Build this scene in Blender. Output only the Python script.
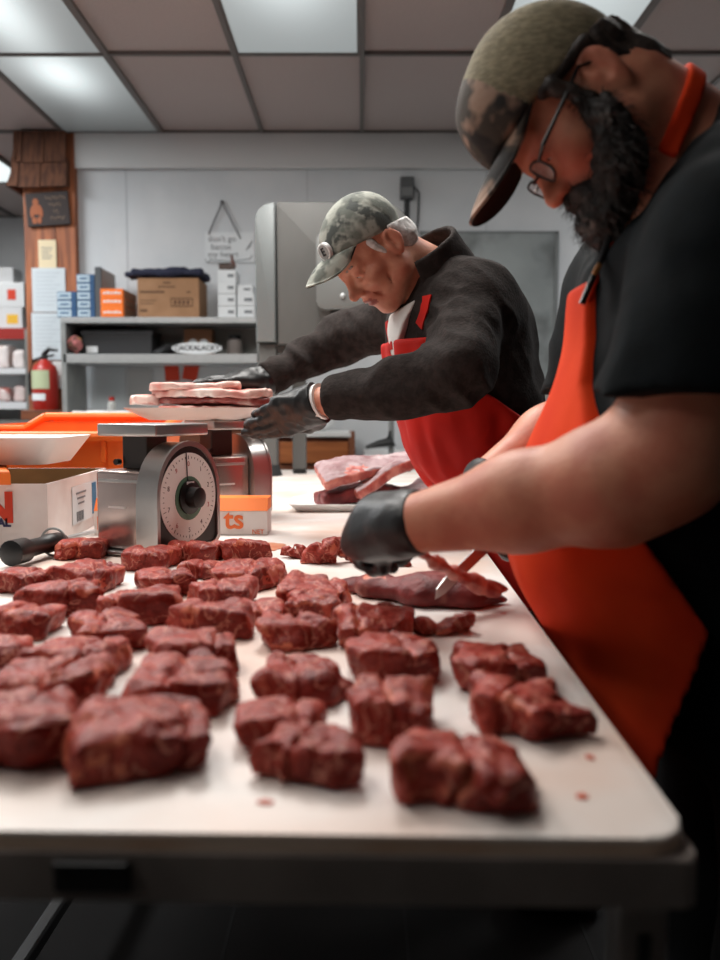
import bpy, bmesh, math, random
import numpy as np
from mathutils import Matrix, Vector

random.seed(7)
SC = bpy.context.scene
for o in list(bpy.data.objects):
    bpy.data.objects.remove(o)
COL = SC.collection
PI = math.pi

# ---------------------------------------------------------------- camera
FPX, HZ, CAMZ = 900.0, 410.0, 1.17
PITCH = math.atan((480 - HZ) / FPX)
cam_d = bpy.data.cameras.new('camera')
cam_d.sensor_fit = 'VERTICAL'
cam_d.sensor_height = 36.0
cam_d.sensor_width = 27.0
cam_d.lens = 36.0 * FPX / 960.0
cam_d.clip_start = 0.05
cam_d.dof.use_dof = True
cam_d.dof.focus_distance = 1.75
cam_d.dof.aperture_fstop = 3.4
cam = bpy.data.objects.new('camera', cam_d)
cam.location = (0, 0, CAMZ)
cam.rotation_euler = (PI / 2 - PITCH, 0, 0)
COL.objects.link(cam)
SC.camera = cam

# ---------------------------------------------------------------- world, lights, exposure
w = bpy.data.worlds.new('world')
SC.world = w
w.use_nodes = True
w.node_tree.nodes['Background'].inputs[0].default_value = (0.75, 0.85, 1.0, 1)
w.node_tree.nodes['Background'].inputs[1].default_value = 0.05
SC.view_settings.view_transform = 'Standard'
SC.view_settings.look = 'None'
SC.view_settings.gamma = 1.0
SC.view_settings.exposure = 0.12
SC.view_settings.use_curve_mapping = False

CEIL = 2.843
def area_light(name, loc, sx, sy, watts, col=(1.0, 0.97, 0.93), rot=(0, 0, 0)):
    l = bpy.data.lights.new(name, 'AREA')
    l.shape = 'RECTANGLE'
    l.size, l.size_y = sx, sy
    l.energy = watts
    l.color = col
    o = bpy.data.objects.new(name, l)
    o.location = loc
    o.rotation_euler = rot
    COL.objects.link(o)
    return o
# ceiling lights outside the frame: fluorescent troffers, plus added fills where marked
area_light('troffer_or_fill_light', (-0.29, 2.59, CEIL - 0.03), 0.56, 1.14, 42)
area_light('troffer_or_fill_light', (-1.50, 2.59, CEIL - 0.03), 0.56, 1.14, 40)
area_light('troffer_or_fill_light', (-1.50, 0.19, CEIL - 0.03), 0.56, 1.14, 10)
area_light('troffer_or_fill_light', (-0.89, 1.39, CEIL - 0.03), 0.56, 1.14, 17)  # unseen fill added to brighten the front of the board
area_light('troffer_or_fill_light', (0.92, 2.59, CEIL - 0.03), 0.56, 1.14, 16)
area_light('troffer_or_fill_light', (-2.70, 4.40, CEIL - 0.03), 0.56, 1.14, 56, (0.95, 0.98, 1.0))  # added fill, unseen, brightens the back wall from the left
area_light('troffer_or_fill_light', (2.80, 4.40, CEIL - 0.03), 0.56, 1.14, 40, (0.95, 0.98, 1.0))  # added fill, unseen, lights the back wall sideways from the right
area_light('troffer_or_fill_light', (-2.70, 6.19, CEIL - 0.03), 0.5, 1.1, 12)

# ---------------------------------------------------------------- pixel helpers (where a sight line meets a plane of the room)
def ray(px, py):
    s, c = math.sin(PITCH), math.cos(PITCH)
    a, b = px - 360.0, 480.0 - py
    return Vector((a, FPX * c + b * s, -FPX * s + b * c))
def at(px, py, Y):
    d = ray(px, py)
    return Vector((0, 0, CAMZ)) + d * (Y / d.y)
def gz(px, py, z):
    d = ray(px, py)
    return Vector((0, 0, CAMZ)) + d * ((z - CAMZ) / d.z)

# ---------------------------------------------------------------- materials
def s2l(c):
    return tuple(((v / 255.0) / 12.92 if v <= 10 else (((v / 255.0) + 0.055) / 1.055) ** 2.4) for v in c)
MATS = {}
def mat(name, c1, rough=0.5, metal=0.0, c2=None, scale=20.0, bump=0.0, bscale=None, detail=4.0, lo=0.4, hi=0.6,
        spec=0.5, emit=None, alpha=1.0, trans=0.0, sss=0.0, coat=0.0, stretch=(1, 1, 1), wave=None, c3=None, scale3=4.0, lo3=0.5, hi3=0.7):
    m = bpy.data.materials.new(name)
    m.use_nodes = True
    nt = m.node_tree
    N, L = nt.nodes, nt.links
    b = N['Principled BSDF']
    A = s2l(c1) + (1,)
    b.inputs['Base Color'].default_value = A
    b.inputs['Roughness'].default_value = rough
    b.inputs['Metallic'].default_value = metal
    b.inputs['Specular IOR Level'].default_value = spec
    b.inputs['Alpha'].default_value = alpha
    b.inputs['Transmission Weight'].default_value = trans
    if sss:
        b.inputs['Subsurface Weight'].default_value = sss
        b.inputs['Subsurface Radius'].default_value = (1.0, 0.35, 0.2)
        b.inputs['Subsurface Scale'].default_value = 0.008
    if coat:
        b.inputs['Coat Weight'].default_value = coat
        b.inputs['Coat Roughness'].default_value = 0.15
    tc = N.new('ShaderNodeTexCoord')
    mp = N.new('ShaderNodeMapping')
    mp.inputs['Scale'].default_value = stretch
    L.new(tc.outputs['Object'], mp.inputs['Vector'])
    col = None
    if c2 is not None:
        n = N.new('ShaderNodeTexNoise')
        n.inputs['Scale'].default_value = scale
        n.inputs['Detail'].default_value = detail
        L.new(mp.outputs[0], n.inputs['Vector'])
        r = N.new('ShaderNodeValToRGB')
        r.color_ramp.elements[0].position = lo
        r.color_ramp.elements[1].position = hi
        r.color_ramp.elements[0].color = A
        r.color_ramp.elements[1].color = s2l(c2) + (1,)
        L.new(n.outputs['Fac'], r.inputs[0])
        col = r.outputs[0]
    if c3 is not None:
        n = N.new('ShaderNodeTexNoise')
        n.inputs['Scale'].default_value = scale3
        n.inputs['Detail'].default_value = 3
        L.new(mp.outputs[0], n.inputs['Vector'])
        mr = N.new('ShaderNodeMapRange')
        mr.inputs[1].default_value = lo3
        mr.inputs[2].default_value = hi3
        L.new(n.outputs['Fac'], mr.inputs[0])
        mx = N.new('ShaderNodeMix')
        mx.data_type = 'RGBA'
        L.new(mr.outputs[0], mx.inputs[0])
        if col is not None:
            L.new(col, mx.inputs[6])
        else:
            mx.inputs[6].default_value = A
        mx.inputs[7].default_value = s2l(c3) + (1,)
        col = mx.outputs[2]
    if col is not None:
        L.new(col, b.inputs['Base Color'])
    if bump:
        n2 = N.new('ShaderNodeTexNoise')
        n2.inputs['Scale'].default_value = bscale or scale
        n2.inputs['Detail'].default_value = 5
        L.new(mp.outputs[0], n2.inputs['Vector'])
        bp = N.new('ShaderNodeBump')
        bp.inputs['Strength'].default_value = bump
        bp.inputs['Distance'].default_value = 0.004
        L.new(n2.outputs['Fac'], bp.inputs['Height'])
        L.new(bp.outputs[0], b.inputs['Normal'])
    if emit:
        b.inputs['Emission Color'].default_value = s2l(emit[0]) + (1,)
        b.inputs['Emission Strength'].default_value = emit[1]
    MATS[name] = m
    return m

# ---------------------------------------------------------------- object helpers
def link(o, parent=None):
    COL.objects.link(o)
    if parent is not None:
        o.parent = parent
        o.matrix_parent_inverse = parent_world(parent).inverted()
    return o
def parent_world(p):
    m = p.matrix_basis.copy()
    q = p
    while q.parent is not None:
        m = q.parent.matrix_basis @ q.matrix_parent_inverse @ m
        q = q.parent
    return m
def tag(o, label=None, cat=None, group=None, kind=None):
    if label: o['label'] = label
    if cat: o['category'] = cat
    if group: o['group'] = group
    if kind: o['kind'] = kind
    return o
def empty(name, loc, label, cat, group=None, rz=0.0):
    o = bpy.data.objects.new(name, None)
    o.location = loc
    o.rotation_euler = (0, 0, rz)
    o.empty_display_size = 0.05
    COL.objects.link(o)
    return tag(o, label, cat, group)
def mesh_np(name, V, F, mats, parent=None, smooth=True, midx=None):
    me = bpy.data.meshes.new(name)
    V = np.asarray(V, dtype=np.float32)
    F = np.asarray(F, dtype=np.int32)
    k = F.shape[1]
    me.vertices.add(len(V)); me.vertices.foreach_set('co', V.ravel())
    me.loops.add(F.size); me.loops.foreach_set('vertex_index', F.ravel())
    me.polygons.add(len(F)); me.polygons.foreach_set('loop_start', np.arange(0, F.size, k, dtype=np.int32))
    me.polygons.foreach_set('loop_total', np.full(len(F), k, dtype=np.int32))
    if midx is not None:
        me.polygons.foreach_set('material_index', np.asarray(midx, dtype=np.int32))
    me.polygons.foreach_set('use_smooth', np.full(len(F), smooth, dtype=bool))
    me.update(calc_edges=True)
    for m in (mats if isinstance(mats, (list, tuple)) else [mats]):
        me.materials.append(m)
    return link(bpy.data.objects.new(name, me), parent)
def fin(name, bm, mats, parent=None, smooth=False, angle=35):
    bmesh.ops.recalc_face_normals(bm, faces=bm.faces[:])
    me = bpy.data.meshes.new(name)
    bm.to_mesh(me); bm.free()
    for m in (mats if isinstance(mats, (list, tuple)) else [mats]):
        me.materials.append(m)
    if smooth:
        me.polygons.foreach_set('use_smooth', np.full(len(me.polygons), True))
        me.set_sharp_from_angle(angle=math.radians(angle))
    return link(bpy.data.objects.new(name, me), parent)
def rotm(rz=0, ry=0, rx=0):
    return (Matrix.Rotation(rz, 4, 'Z') @ Matrix.Rotation(ry, 4, 'Y') @ Matrix.Rotation(rx, 4, 'X'))
def box(bm, c, size, R=None, bev=0.0, seg=2, mi=0):
    M = Matrix.Translation(Vector(c)) @ (R if R is not None else Matrix.Identity(4)) @ Matrix.Diagonal((size[0], size[1], size[2], 1))
    r = bmesh.ops.create_cube(bm, size=1.0, matrix=M)
    vs = r['verts']
    fs = list({f for v in vs for f in v.link_faces})
    for f in fs: f.material_index = mi
    if bev > 0:
        es = list({e for v in vs for e in v.link_edges})
        rr = bmesh.ops.bevel(bm, geom=es, offset=bev, segments=seg, profile=0.5, affect='EDGES')
        for f in rr['faces']: f.material_index = mi
    return bm
def bx(x0, x1, y0, y1, z0, z1, bev=0.0, bm=None, seg=2, mi=0):
    bm = bm or bmesh.new()
    return box(bm, ((x0 + x1) / 2, (y0 + y1) / 2, (z0 + z1) / 2), (abs(x1 - x0), abs(y1 - y0), abs(z1 - z0)), None, bev, seg, mi)
def frame_to(d, up=(0, 0, 1)):
    d = Vector(d).normalized()
    u = Vector(up)
    if abs(d.dot(u)) > 0.99: u = Vector((1, 0, 0))
    x = u.cross(d).normalized()
    y = d.cross(x)
    return x, y, d
def tube(bm, pts, r, seg=10, cap=True, flat=1.0, up=(0, 0, 1), mi=0):
    pts = [Vector(p) for p in pts]
    n = len(pts)
    rs = r if isinstance(r, (list, tuple)) else [r] * n
    rings = []
    for i, p in enumerate(pts):
        d = (pts[min(i + 1, n - 1)] - pts[max(i - 1, 0)])
        x, y, _ = frame_to(d, up)
        rings.append([bm.verts.new(p + (x * math.cos(a) + y * flat * math.sin(a)) * rs[i]) for a in [2 * PI * k / seg for k in range(seg)]])
    for i in range(n - 1):
        for k in range(seg):
            f = bm.faces.new((rings[i][k], rings[i][(k + 1) % seg], rings[i + 1][(k + 1) % seg], rings[i + 1][k]))
            f.material_index = mi
    if cap:
        for q in (rings[0][::-1], rings[-1]):
            f = bm.faces.new(q); f.material_index = mi
    return bm
def lathe(bm, prof, M=None, seg=24, mi=0):
    M = M or Matrix.Identity(4)
    rings = []
    for r, z in prof:
        rings.append([bm.verts.new(M @ Vector((max(r, 1e-5) * math.cos(2 * PI * k / seg), max(r, 1e-5) * math.sin(2 * PI * k / seg), z))) for k in range(seg)])
    for i in range(len(rings) - 1):
        for k in range(seg):
            f = bm.faces.new((rings[i][k], rings[i][(k + 1) % seg], rings[i + 1][(k + 1) % seg], rings[i + 1][k])); f.material_index = mi
    for q in (rings[0][::-1], rings[-1]):
        f = bm.faces.new(q); f.material_index = mi
    return bm
def prism(bm, poly, t0, t1, M=None, bev=0.0, mi=0):
    """polygon in local x,z extruded along local y from t0 to t1"""
    M = M or Matrix.Identity(4)
    a = [bm.verts.new(M @ Vector((p[0], t0, p[1]))) for p in poly]
    b = [bm.verts.new(M @ Vector((p[0], t1, p[1]))) for p in poly]
    fs = [bm.faces.new(a), bm.faces.new(b[::-1])]
    n = len(poly)
    for i in range(n):
        fs.append(bm.faces.new((a[i], b[i], b[(i + 1) % n], a[(i + 1) % n])))
    for f in fs: f.material_index = mi
    if bev:
        es = list({e for f in fs[:2] for e in f.edges})
        rr = bmesh.ops.bevel(bm, geom=es, offset=bev, segments=2, profile=0.5, affect='EDGES')
        for f in rr['faces']: f.material_index = mi
    return bm
def text(name, s, size, M, m, parent, ext=0.0006, align='CENTER', bold=0.0, xs=1.0):
    """lettering lying in local x,y of M, facing local +z"""
    cu = bpy.data.curves.new(name, 'FONT')
    cu.body = s
    cu.size = size
    cu.align_x = align
    cu.align_y = 'CENTER'
    cu.extrude = ext
    cu.offset = bold
    cu.resolution_u = 3
    o = bpy.data.objects.new(name + '_curve', cu)
    COL.objects.link(o)
    dg = bpy.context.evaluated_depsgraph_get()
    me = bpy.data.meshes.new_from_object(o.evaluated_get(dg))
    bpy.data.objects.remove(o)
    bpy.data.curves.remove(cu)
    me.transform(M @ Matrix.Diagonal((xs, 1, 1, 1)))
    me.materials.clear()
    me.materials.append(m)
    me.name = name
    return link(bpy.data.objects.new(name, me), parent)
def facing(loc, normal, up=(0, 0, 1), roll=0.0):
    """matrix whose +z is normal, whose +y is up"""
    n = Vector(normal).normalized()
    x = Vector(up).cross(n).normalized()
    y = n.cross(x)
    M = Matrix((x, y, n)).transposed().to_4x4()
    return Matrix.Translation(Vector(loc)) @ M @ Matrix.Rotation(roll, 4, 'Z')
def children(o):
    return [c for c in bpy.data.objects if c.parent == o]
def copy_thing(root, loc, rz, label, scale=None):
    r = root.copy(); COL.objects.link(r)
    r.location = loc; r.rotation_euler = (0, 0, rz)
    if scale: r.scale = scale
    r['label'] = label
    for ch in children(root):
        c = ch.copy(); COL.objects.link(c); c.parent = r
        for g in children(ch):
            d = g.copy(); COL.objects.link(d); d.parent = c
    return r

# ---------------------------------------------------------------- implicit surfaces (signed distances meshed by sparse surface nets)
RNG = np.random.RandomState(3)
_T = RNG.rand(64, 64, 64).astype(np.float32)
def vnoise(P, s, seed=0):
    q = P * s + np.float32(seed * 7.31 + 100)
    i = np.floor(q).astype(np.int32)
    f = (q - i).astype(np.float32)
    f = f * f * (3 - 2 * f)
    i &= 63
    j = (i + 1) & 63
    x0, y0, z0 = i[:, 0], i[:, 1], i[:, 2]
    x1, y1, z1 = j[:, 0], j[:, 1], j[:, 2]
    fx, fy, fz = f[:, 0], f[:, 1], f[:, 2]
    a = _T[x0, y0, z0] * (1 - fx) + _T[x1, y0, z0] * fx
    b = _T[x0, y1, z0] * (1 - fx) + _T[x1, y1, z0] * fx
    c = _T[x0, y0, z1] * (1 - fx) + _T[x1, y0, z1] * fx
    d = _T[x0, y1, z1] * (1 - fx) + _T[x1, y1, z1] * fx
    return ((a * (1 - fy) + b * fy) * (1 - fz) + (c * (1 - fy) + d * fy) * fz) * 2 - 1
def V3(v): return np.array(v, dtype=np.float32)
def ell(P, c, r, R=None):
    q = P - V3(c)
    if R is not None: q = q @ R      # R columns = local axes
    r = V3(r)
    k0 = np.sqrt(((q / r) ** 2).sum(1)) + 1e-9
    k1 = np.sqrt(((q / (r * r)) ** 2).sum(1)) + 1e-9
    return k0 * (k0 - 1) / k1
def rcone(P, a, b, ra, rb):
    a, b = V3(a), V3(b)
    ab = b - a
    t = np.clip(((P - a) @ ab) / max(float(ab @ ab), 1e-9), 0, 1)
    return np.sqrt(((P - a - t[:, None] * ab) ** 2).sum(1)) - (ra + (rb - ra) * t)
def chain(P, pts, rs, k=0.02):
    d = None
    for i in range(len(pts) - 1):
        e = rcone(P, pts[i], pts[i + 1], rs[i], rs[i + 1])
        d = e if d is None else smin(d, e, k)
    return d
def rbox(P, c, h, r, R=None):
    q = P - V3(c)
    if R is not None: q = q @ R
    q = np.abs(q) - (V3(h) - r)
    return np.sqrt((np.maximum(q, 0) ** 2).sum(1)) + np.minimum(q.max(1), 0) - r
def smin(a, b, k):
    h = np.maximum(k - np.abs(a - b), 0) / k
    return np.minimum(a, b) - h * h * k * 0.25
def smax(a, b, k): return -smin(-a, -b, k)
def plane(P, p0, n):
    n = V3(n); n = n / np.linalg.norm(n)
    return (P - V3(p0)) @ n
def axes(f, u):
    """3x3 with columns forward, left, up"""
    f = Vector(f).normalized(); u = Vector(u)
    l = u.cross(f).normalized(); u = f.cross(l)
    return np.array([list(f), list(l), list(u)], dtype=np.float32).T
def nets(fn, lo, hi, h, B=8, pad=1.7):
    lo = V3(lo) - 2 * h; hi = V3(hi) + 2 * h
    nb = np.ceil((hi - lo) / (B * h)).astype(int)
    g = np.stack(np.meshgrid(*[np.arange(n) for n in nb], indexing='ij'), -1).reshape(-1, 3)
    ctr = lo + (g + 0.5).astype(np.float32) * np.float32(B * h)
    d = fn(ctr)
    act = g[np.abs(d) < B * h * 0.87 * pad]
    loc = np.stack(np.meshgrid(*[np.arange(B + 1)] * 3, indexing='ij'), -1).reshape(-1, 3)
    S = B + 1
    W = (nb * B + 2).astype(np.int64)
    keyf = lambda q: (q[:, 0].astype(np.int64) * W[1] + q[:, 1]) * W[2] + q[:, 2]
    corner = np.array([[i, j, k] for i in (0, 1) for j in (0, 1) for k in (0, 1)])
    edges = [(a, b) for a in range(8) for b in range(a + 1, 8) if np.abs(corner[a] - corner[b]).sum() == 1]
    VK, VP, EQ = [], [], []
    CH = 400
    for s in range(0, len(act), CH):
        A = act[s:s + CH]
        base = (A * B)[:, None, :] + loc[None]
        P = (lo + base.reshape(-1, 3).astype(np.float32) * np.float32(h)).astype(np.float32)
        D = fn(P).reshape(len(A), S, S, S)
        cs = np.stack([D[:, c[0]:c[0] + B, c[1]:c[1] + B, c[2]:c[2] + B] for c in corner], -1)
        neg = (cs < 0).sum(-1)
        idx = np.argwhere((neg > 0) & (neg < 8))
        if len(idx):
            v = cs[idx[:, 0], idx[:, 1], idx[:, 2], idx[:, 3]]
            acc = np.zeros((len(idx), 3), np.float32); cnt = np.zeros(len(idx), np.float32)
            for a, b in edges:
                va, vb = v[:, a], v[:, b]
                m = (va < 0) != (vb < 0)
                t = np.where(m, va / np.where(m, va - vb, 1), 0)
                acc += np.where(m[:, None], corner[a] + t[:, None] * (corner[b] - corner[a]), 0)
                cnt += m
            q = (A * B)[idx[:, 0]] + idx[:, 1:]
            VK.append(keyf(q)); VP.append(lo + (q + acc / cnt[:, None]) * h)
        Sg = D < 0
        for ax in range(3):
            sl0 = [slice(None), slice(0, B), slice(0, B), slice(0, B)]
            sl1 = list(sl0); sl1[ax + 1] = slice(1, B + 1)
            s0, s1 = Sg[tuple(sl0)], Sg[tuple(sl1)]
            e = np.argwhere(s0 != s1)
            if len(e):
                EQ.append(np.concatenate([(A * B)[e[:, 0]] + e[:, 1:], np.full((len(e), 1), ax), s0[e[:, 0], e[:, 1], e[:, 2], e[:, 3]].astype(int)[:, None]], 1))
    VK = np.concatenate(VK); VP = np.concatenate(VP)
    o = np.argsort(VK); VK = VK[o]; VP = VP[o]
    E = np.concatenate(EQ)
    Fs = []
    for ax in range(3):
        e = E[E[:, 3] == ax]
        u, v = (ax + 1) % 3, (ax + 2) % 3
        quad = []
        ok = np.ones(len(e), bool)
        for du, dv in ((0, 0), (1, 0), (1, 1), (0, 1)):
            q = e[:, :3].copy(); q[:, u] -= du; q[:, v] -= dv
            ok &= (q >= 0).all(1)
            k = keyf(q)
            i = np.clip(np.searchsorted(VK, k), 0, len(VK) - 1)
            ok &= VK[i] == k
            quad.append(i)
        quad = np.stack(quad, 1)
        fl = e[:, 4] == 0
        quad[fl] = quad[fl][:, ::-1]
        Fs.append(quad[ok])
    return VP.astype(np.float32), np.concatenate(Fs)
def relax(V, F, it=2, lam=0.5):
    n = len(V)
    for _ in range(it):
        acc = np.zeros((n, 3)); cnt = np.zeros(n)
        for a in range(4):
            for b in ((a + 1) % 4, (a + 3) % 4):
                for c in range(3):
                    acc[:, c] += np.bincount(F[:, a], V[F[:, b], c], n)
                cnt += np.bincount(F[:, a], minlength=n)
        V = V + lam * (acc / np.maximum(cnt, 1)[:, None] - V)
    return V.astype(np.float32)
def sdf_obj(name, fn, lo, hi, h, mats, parent=None, it=1, pick=None, pad=1.7):
    V, F = nets(fn, lo, hi, h, pad=pad)
    V = relax(V, F, it)
    mi = None
    if pick is not None:
        mi = pick(V[F].mean(1))
    return mesh_np(name, V, F, mats, parent, True, mi)
# ================================================================ materials used by the setting
m_wall = mat('wall_paint', (206, 209, 211), 0.55, c2=(196, 200, 203), scale=2.2, bump=0.05, bscale=60)
m_header = mat('header_paint', (204, 205, 205), 0.5)
m_tile = mat('ceiling_tile', (192, 178, 174), 0.9, c2=(180, 166, 162), scale=180, bump=0.25, bscale=300)
m_tbar = mat('ceiling_bar', (112, 106, 103), 0.6)
m_floor = mat('floor_quarry_tile', (22, 19, 18), 0.75, c2=(16, 14, 13), scale=5, spec=0.2)
m_grout = mat('floor_grout', (14, 13, 12), 0.9)
m_walld = mat('wall_paint_low_bounce', (96, 94, 92), 0.7)  # darkened for the unseen walls so they bounce less light
m_wood = mat('pine_board', (168, 98, 58), 0.6, c2=(126, 70, 40), scale=5, stretch=(6, 6, 0.6), bump=0.1)
m_shingle = mat('cedar_shingle', (104, 66, 46), 0.85, c2=(76, 46, 32), scale=9, stretch=(5, 5, 0.7), bump=0.3)
m_dwood = mat('brown_wood', (120, 66, 36), 0.6, c2=(92, 48, 26), scale=6, stretch=(1, 6, 6))
m_steel = mat('brushed_steel', (176, 178, 178), 0.42, 0.35, c2=(160, 162, 162), scale=30, stretch=(1, 1, 14), bump=0.03)
m_steel2 = mat('worn_steel', (150, 152, 150), 0.5, 0.4, c2=(128, 131, 131), scale=3.5)
m_dull = mat('dull_steel', (134, 134, 130), 0.5, 0.55, c2=(120, 120, 117), scale=4)
m_dark = mat('dark_plastic', (22, 22, 23), 0.5)
m_black = mat('black_plastic', (12, 12, 13), 0.4)
m_white = mat('white_plastic', (226, 226, 224), 0.4)
m_paper = mat('white_paper', (214, 218, 220), 0.8)
m_paperb = mat('white_sheet_paper', (196, 204, 208), 0.8)
m_cream = mat('cream_paper', (220, 204, 170), 0.85)
m_ink = mat('black_ink', (40, 40, 44), 0.8)
m_greyink = mat('grey_ink', (120, 124, 128), 0.8)
m_card = mat('cardboard', (160, 122, 90), 0.85, c2=(148, 111, 80), scale=8)
m_cardin = mat('cardboard_inside', (134, 104, 66), 0.9, c2=(118, 90, 55), scale=6)
m_cardw = mat('white_cardboard', (222, 214, 210), 0.7, c2=(204, 186, 180), scale=6, lo=0.5, hi=0.75)
m_orange = mat('orange_plastic', (236, 116, 44), 0.45, spec=0.4, c2=(226, 104, 38), scale=6)
m_obox = mat('orange_card', (246, 122, 34), 0.6)
m_blue = mat('blue_card', (38, 80, 122), 0.6)
m_lblue = mat('pale_blue_card', (176, 196, 208), 0.6)
m_navy = mat('navy_cloth', (30, 34, 56), 0.85, bump=0.2, bscale=60)
m_red = mat('red_paint', (160, 34, 24), 0.35)
m_redp = mat('red_card', (206, 62, 34), 0.7)
m_yell = mat('yellow_card', (232, 186, 60), 0.7)
m_cap = mat('rubber_black', (14, 14, 14), 0.6)

# ================================================================ the room
GX = [0.01 + 0.603 * k for k in range(-6, 6)]
GY = [5.59 + 1.2 * k for k in range(-6, 3)]
tag(fin('floor', bx(-3.8, 3.7, -2.6, 8.1, -0.05, 0.0), m_floor), kind='structure')
bm = bmesh.new()
for k in range(-9, 9):
    bx(k * 0.4 + 0.1, k * 0.4 + 0.108, -2.4, 8.0, 0, 0.0008, bm=bm)
for k in range(-6, 20):
    bx(-3.7, 3.59, k * 0.4 + 0.16, k * 0.4 + 0.168, 0, 0.0008, bm=bm)
tag(fin('trim_1', bm, m_grout), 'dark grout lines between floor tiles', kind='structure')
ceil = tag(fin('ceiling', bx(-3.8, 3.7, -2.6, 8.1, CEIL + 0.012, CEIL + 0.06), m_tile), kind='structure')
bm = bmesh.new()
for x in GX: bx(x - 0.012, x + 0.012, -2.6, 8.1, CEIL - 0.006, CEIL + 0.012, bm=bm)
for y in GY: bx(-3.8, 3.7, y - 0.012, y + 0.012, CEIL - 0.005, CEIL + 0.0115, bm=bm)
tag(fin('trim_2', bm, m_tbar), 'grey metal grid of the suspended ceiling', kind='structure')
wb = tag(fin('wall_back', bx(-1.76, 3.7, 5.62, 5.74, 0, CEIL), m_wall), kind='structure')
bm = bmesh.new()
for px in (125, 307, 487, 585):
    x = at(px, 180, 5.6).x
    bx(x - 0.004, x + 0.004, 5.6185, 5.62, 1.0, 2.66, bm=bm)
fin('panel_seam', bm, mat('panel_seam', (178, 182, 186), 0.6), wb)
tag(fin('trim_3', bx(-1.73, 3.59, 5.575, 5.62, at(300, 168, 5.575).z, CEIL - 0.006, bev=0.003), m_header), 'white header board along the top of the back wall', kind='structure')
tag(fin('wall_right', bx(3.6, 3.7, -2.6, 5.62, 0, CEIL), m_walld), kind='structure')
tag(fin('wall_left', bx(-3.8, -3.7, -2.6, 8.1, 0, CEIL), m_wall), kind='structure')
tag(fin('wall_rear', bx(-3.7, 3.7, 7.98, 8.1, 0, CEIL), m_wall), kind='structure')
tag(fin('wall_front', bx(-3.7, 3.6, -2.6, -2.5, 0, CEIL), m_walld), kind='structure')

# wooden post with flared shingles
PX0, PX1 = at(26, 300, 5.565).x, at(77.5, 300, 5.565).x
post = fin('pillar', bx(PX0, PX1, 5.565, 5.76, 0, CEIL - 0.01, bev=0.004), m_wood)
tag(post, kind='structure')
fin('board_seam', bx(PX0 + 0.185, PX0 + 0.192, 5.561, 5.565, 0, 2.4), m_dwood, post)
zs = [at(30, y, 5.49).z for y in (134, 159, 186)]
bm = bmesh.new()
def shingle(x0, x1, z1, z0, yo_t, yo_b):
    a = [Vector((x0, yo_t, z1)), Vector((x1, yo_t, z1)), Vector((x1, yo_b, z0)), Vector((x0, yo_b, z0))]
    f = [bm.verts.new(p) for p in a]
    g = [bm.verts.new(p + Vector((0, 0.02, 0))) for p in a]
    bm.faces.new(f); bm.faces.new(g[::-1])
    for i in range(4): bm.faces.new((f[i], g[i], g[(i + 1) % 4], f[(i + 1) % 4]))
for row, (zt, zb, yt, yb, sp) in enumerate([(CEIL - 0.008, zs[1] - 0.01, 5.525, 5.50, 0.03), (zs[1] + 0.02, zs[2], 5.52, 5.48, 0.05)]):
    xs = [PX0 - 0.035, PX0 + 0.02, PX0 + 0.15, PX1 - 0.035] if row == 0 else [PX0 - 0.05, PX0 + 0.0, PX0 + 0.13, PX1 - 0.03]
    for i in range(3):
        shingle(xs[i] + 0.002, xs[i + 1] - 0.002, zt, zb - 0.006 * (i % 2), yt + 0.004 * i, yb + 0.004 * i)
# flared return on the left side
for (zt, zb, o1, o2) in [(CEIL - 0.008, zs[1], 0.02, 0.035), (zs[1], zs[2], 0.03, 0.075)]:
    a = [(PX0 - o1, 5.53, zt), (PX0 - o1, 5.76, zt), (PX0 - o2, 5.76, zb), (PX0 - o2, 5.49, zb)]
    f = [bm.verts.new(p) for p in a]; g = [bm.verts.new((p[0] + 0.02, p[1], p[2])) for p in a]
    bm.faces.new(f[::-1]); bm.faces.new(g)
    for i in range(4): bm.faces.new((f[i], f[(i + 1) % 4], g[(i + 1) % 4], g[i]))
fin('shingle_cladding', bm, m_shingle, post)
bm = bmesh.new()
bx(PX0 + 0.002, PX1 - 0.03, 5.53, 5.564, zs[2] + 0.01, zs[1], bm=bm)
fin('shingle_backing', bm, m_shingle, post)

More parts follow.
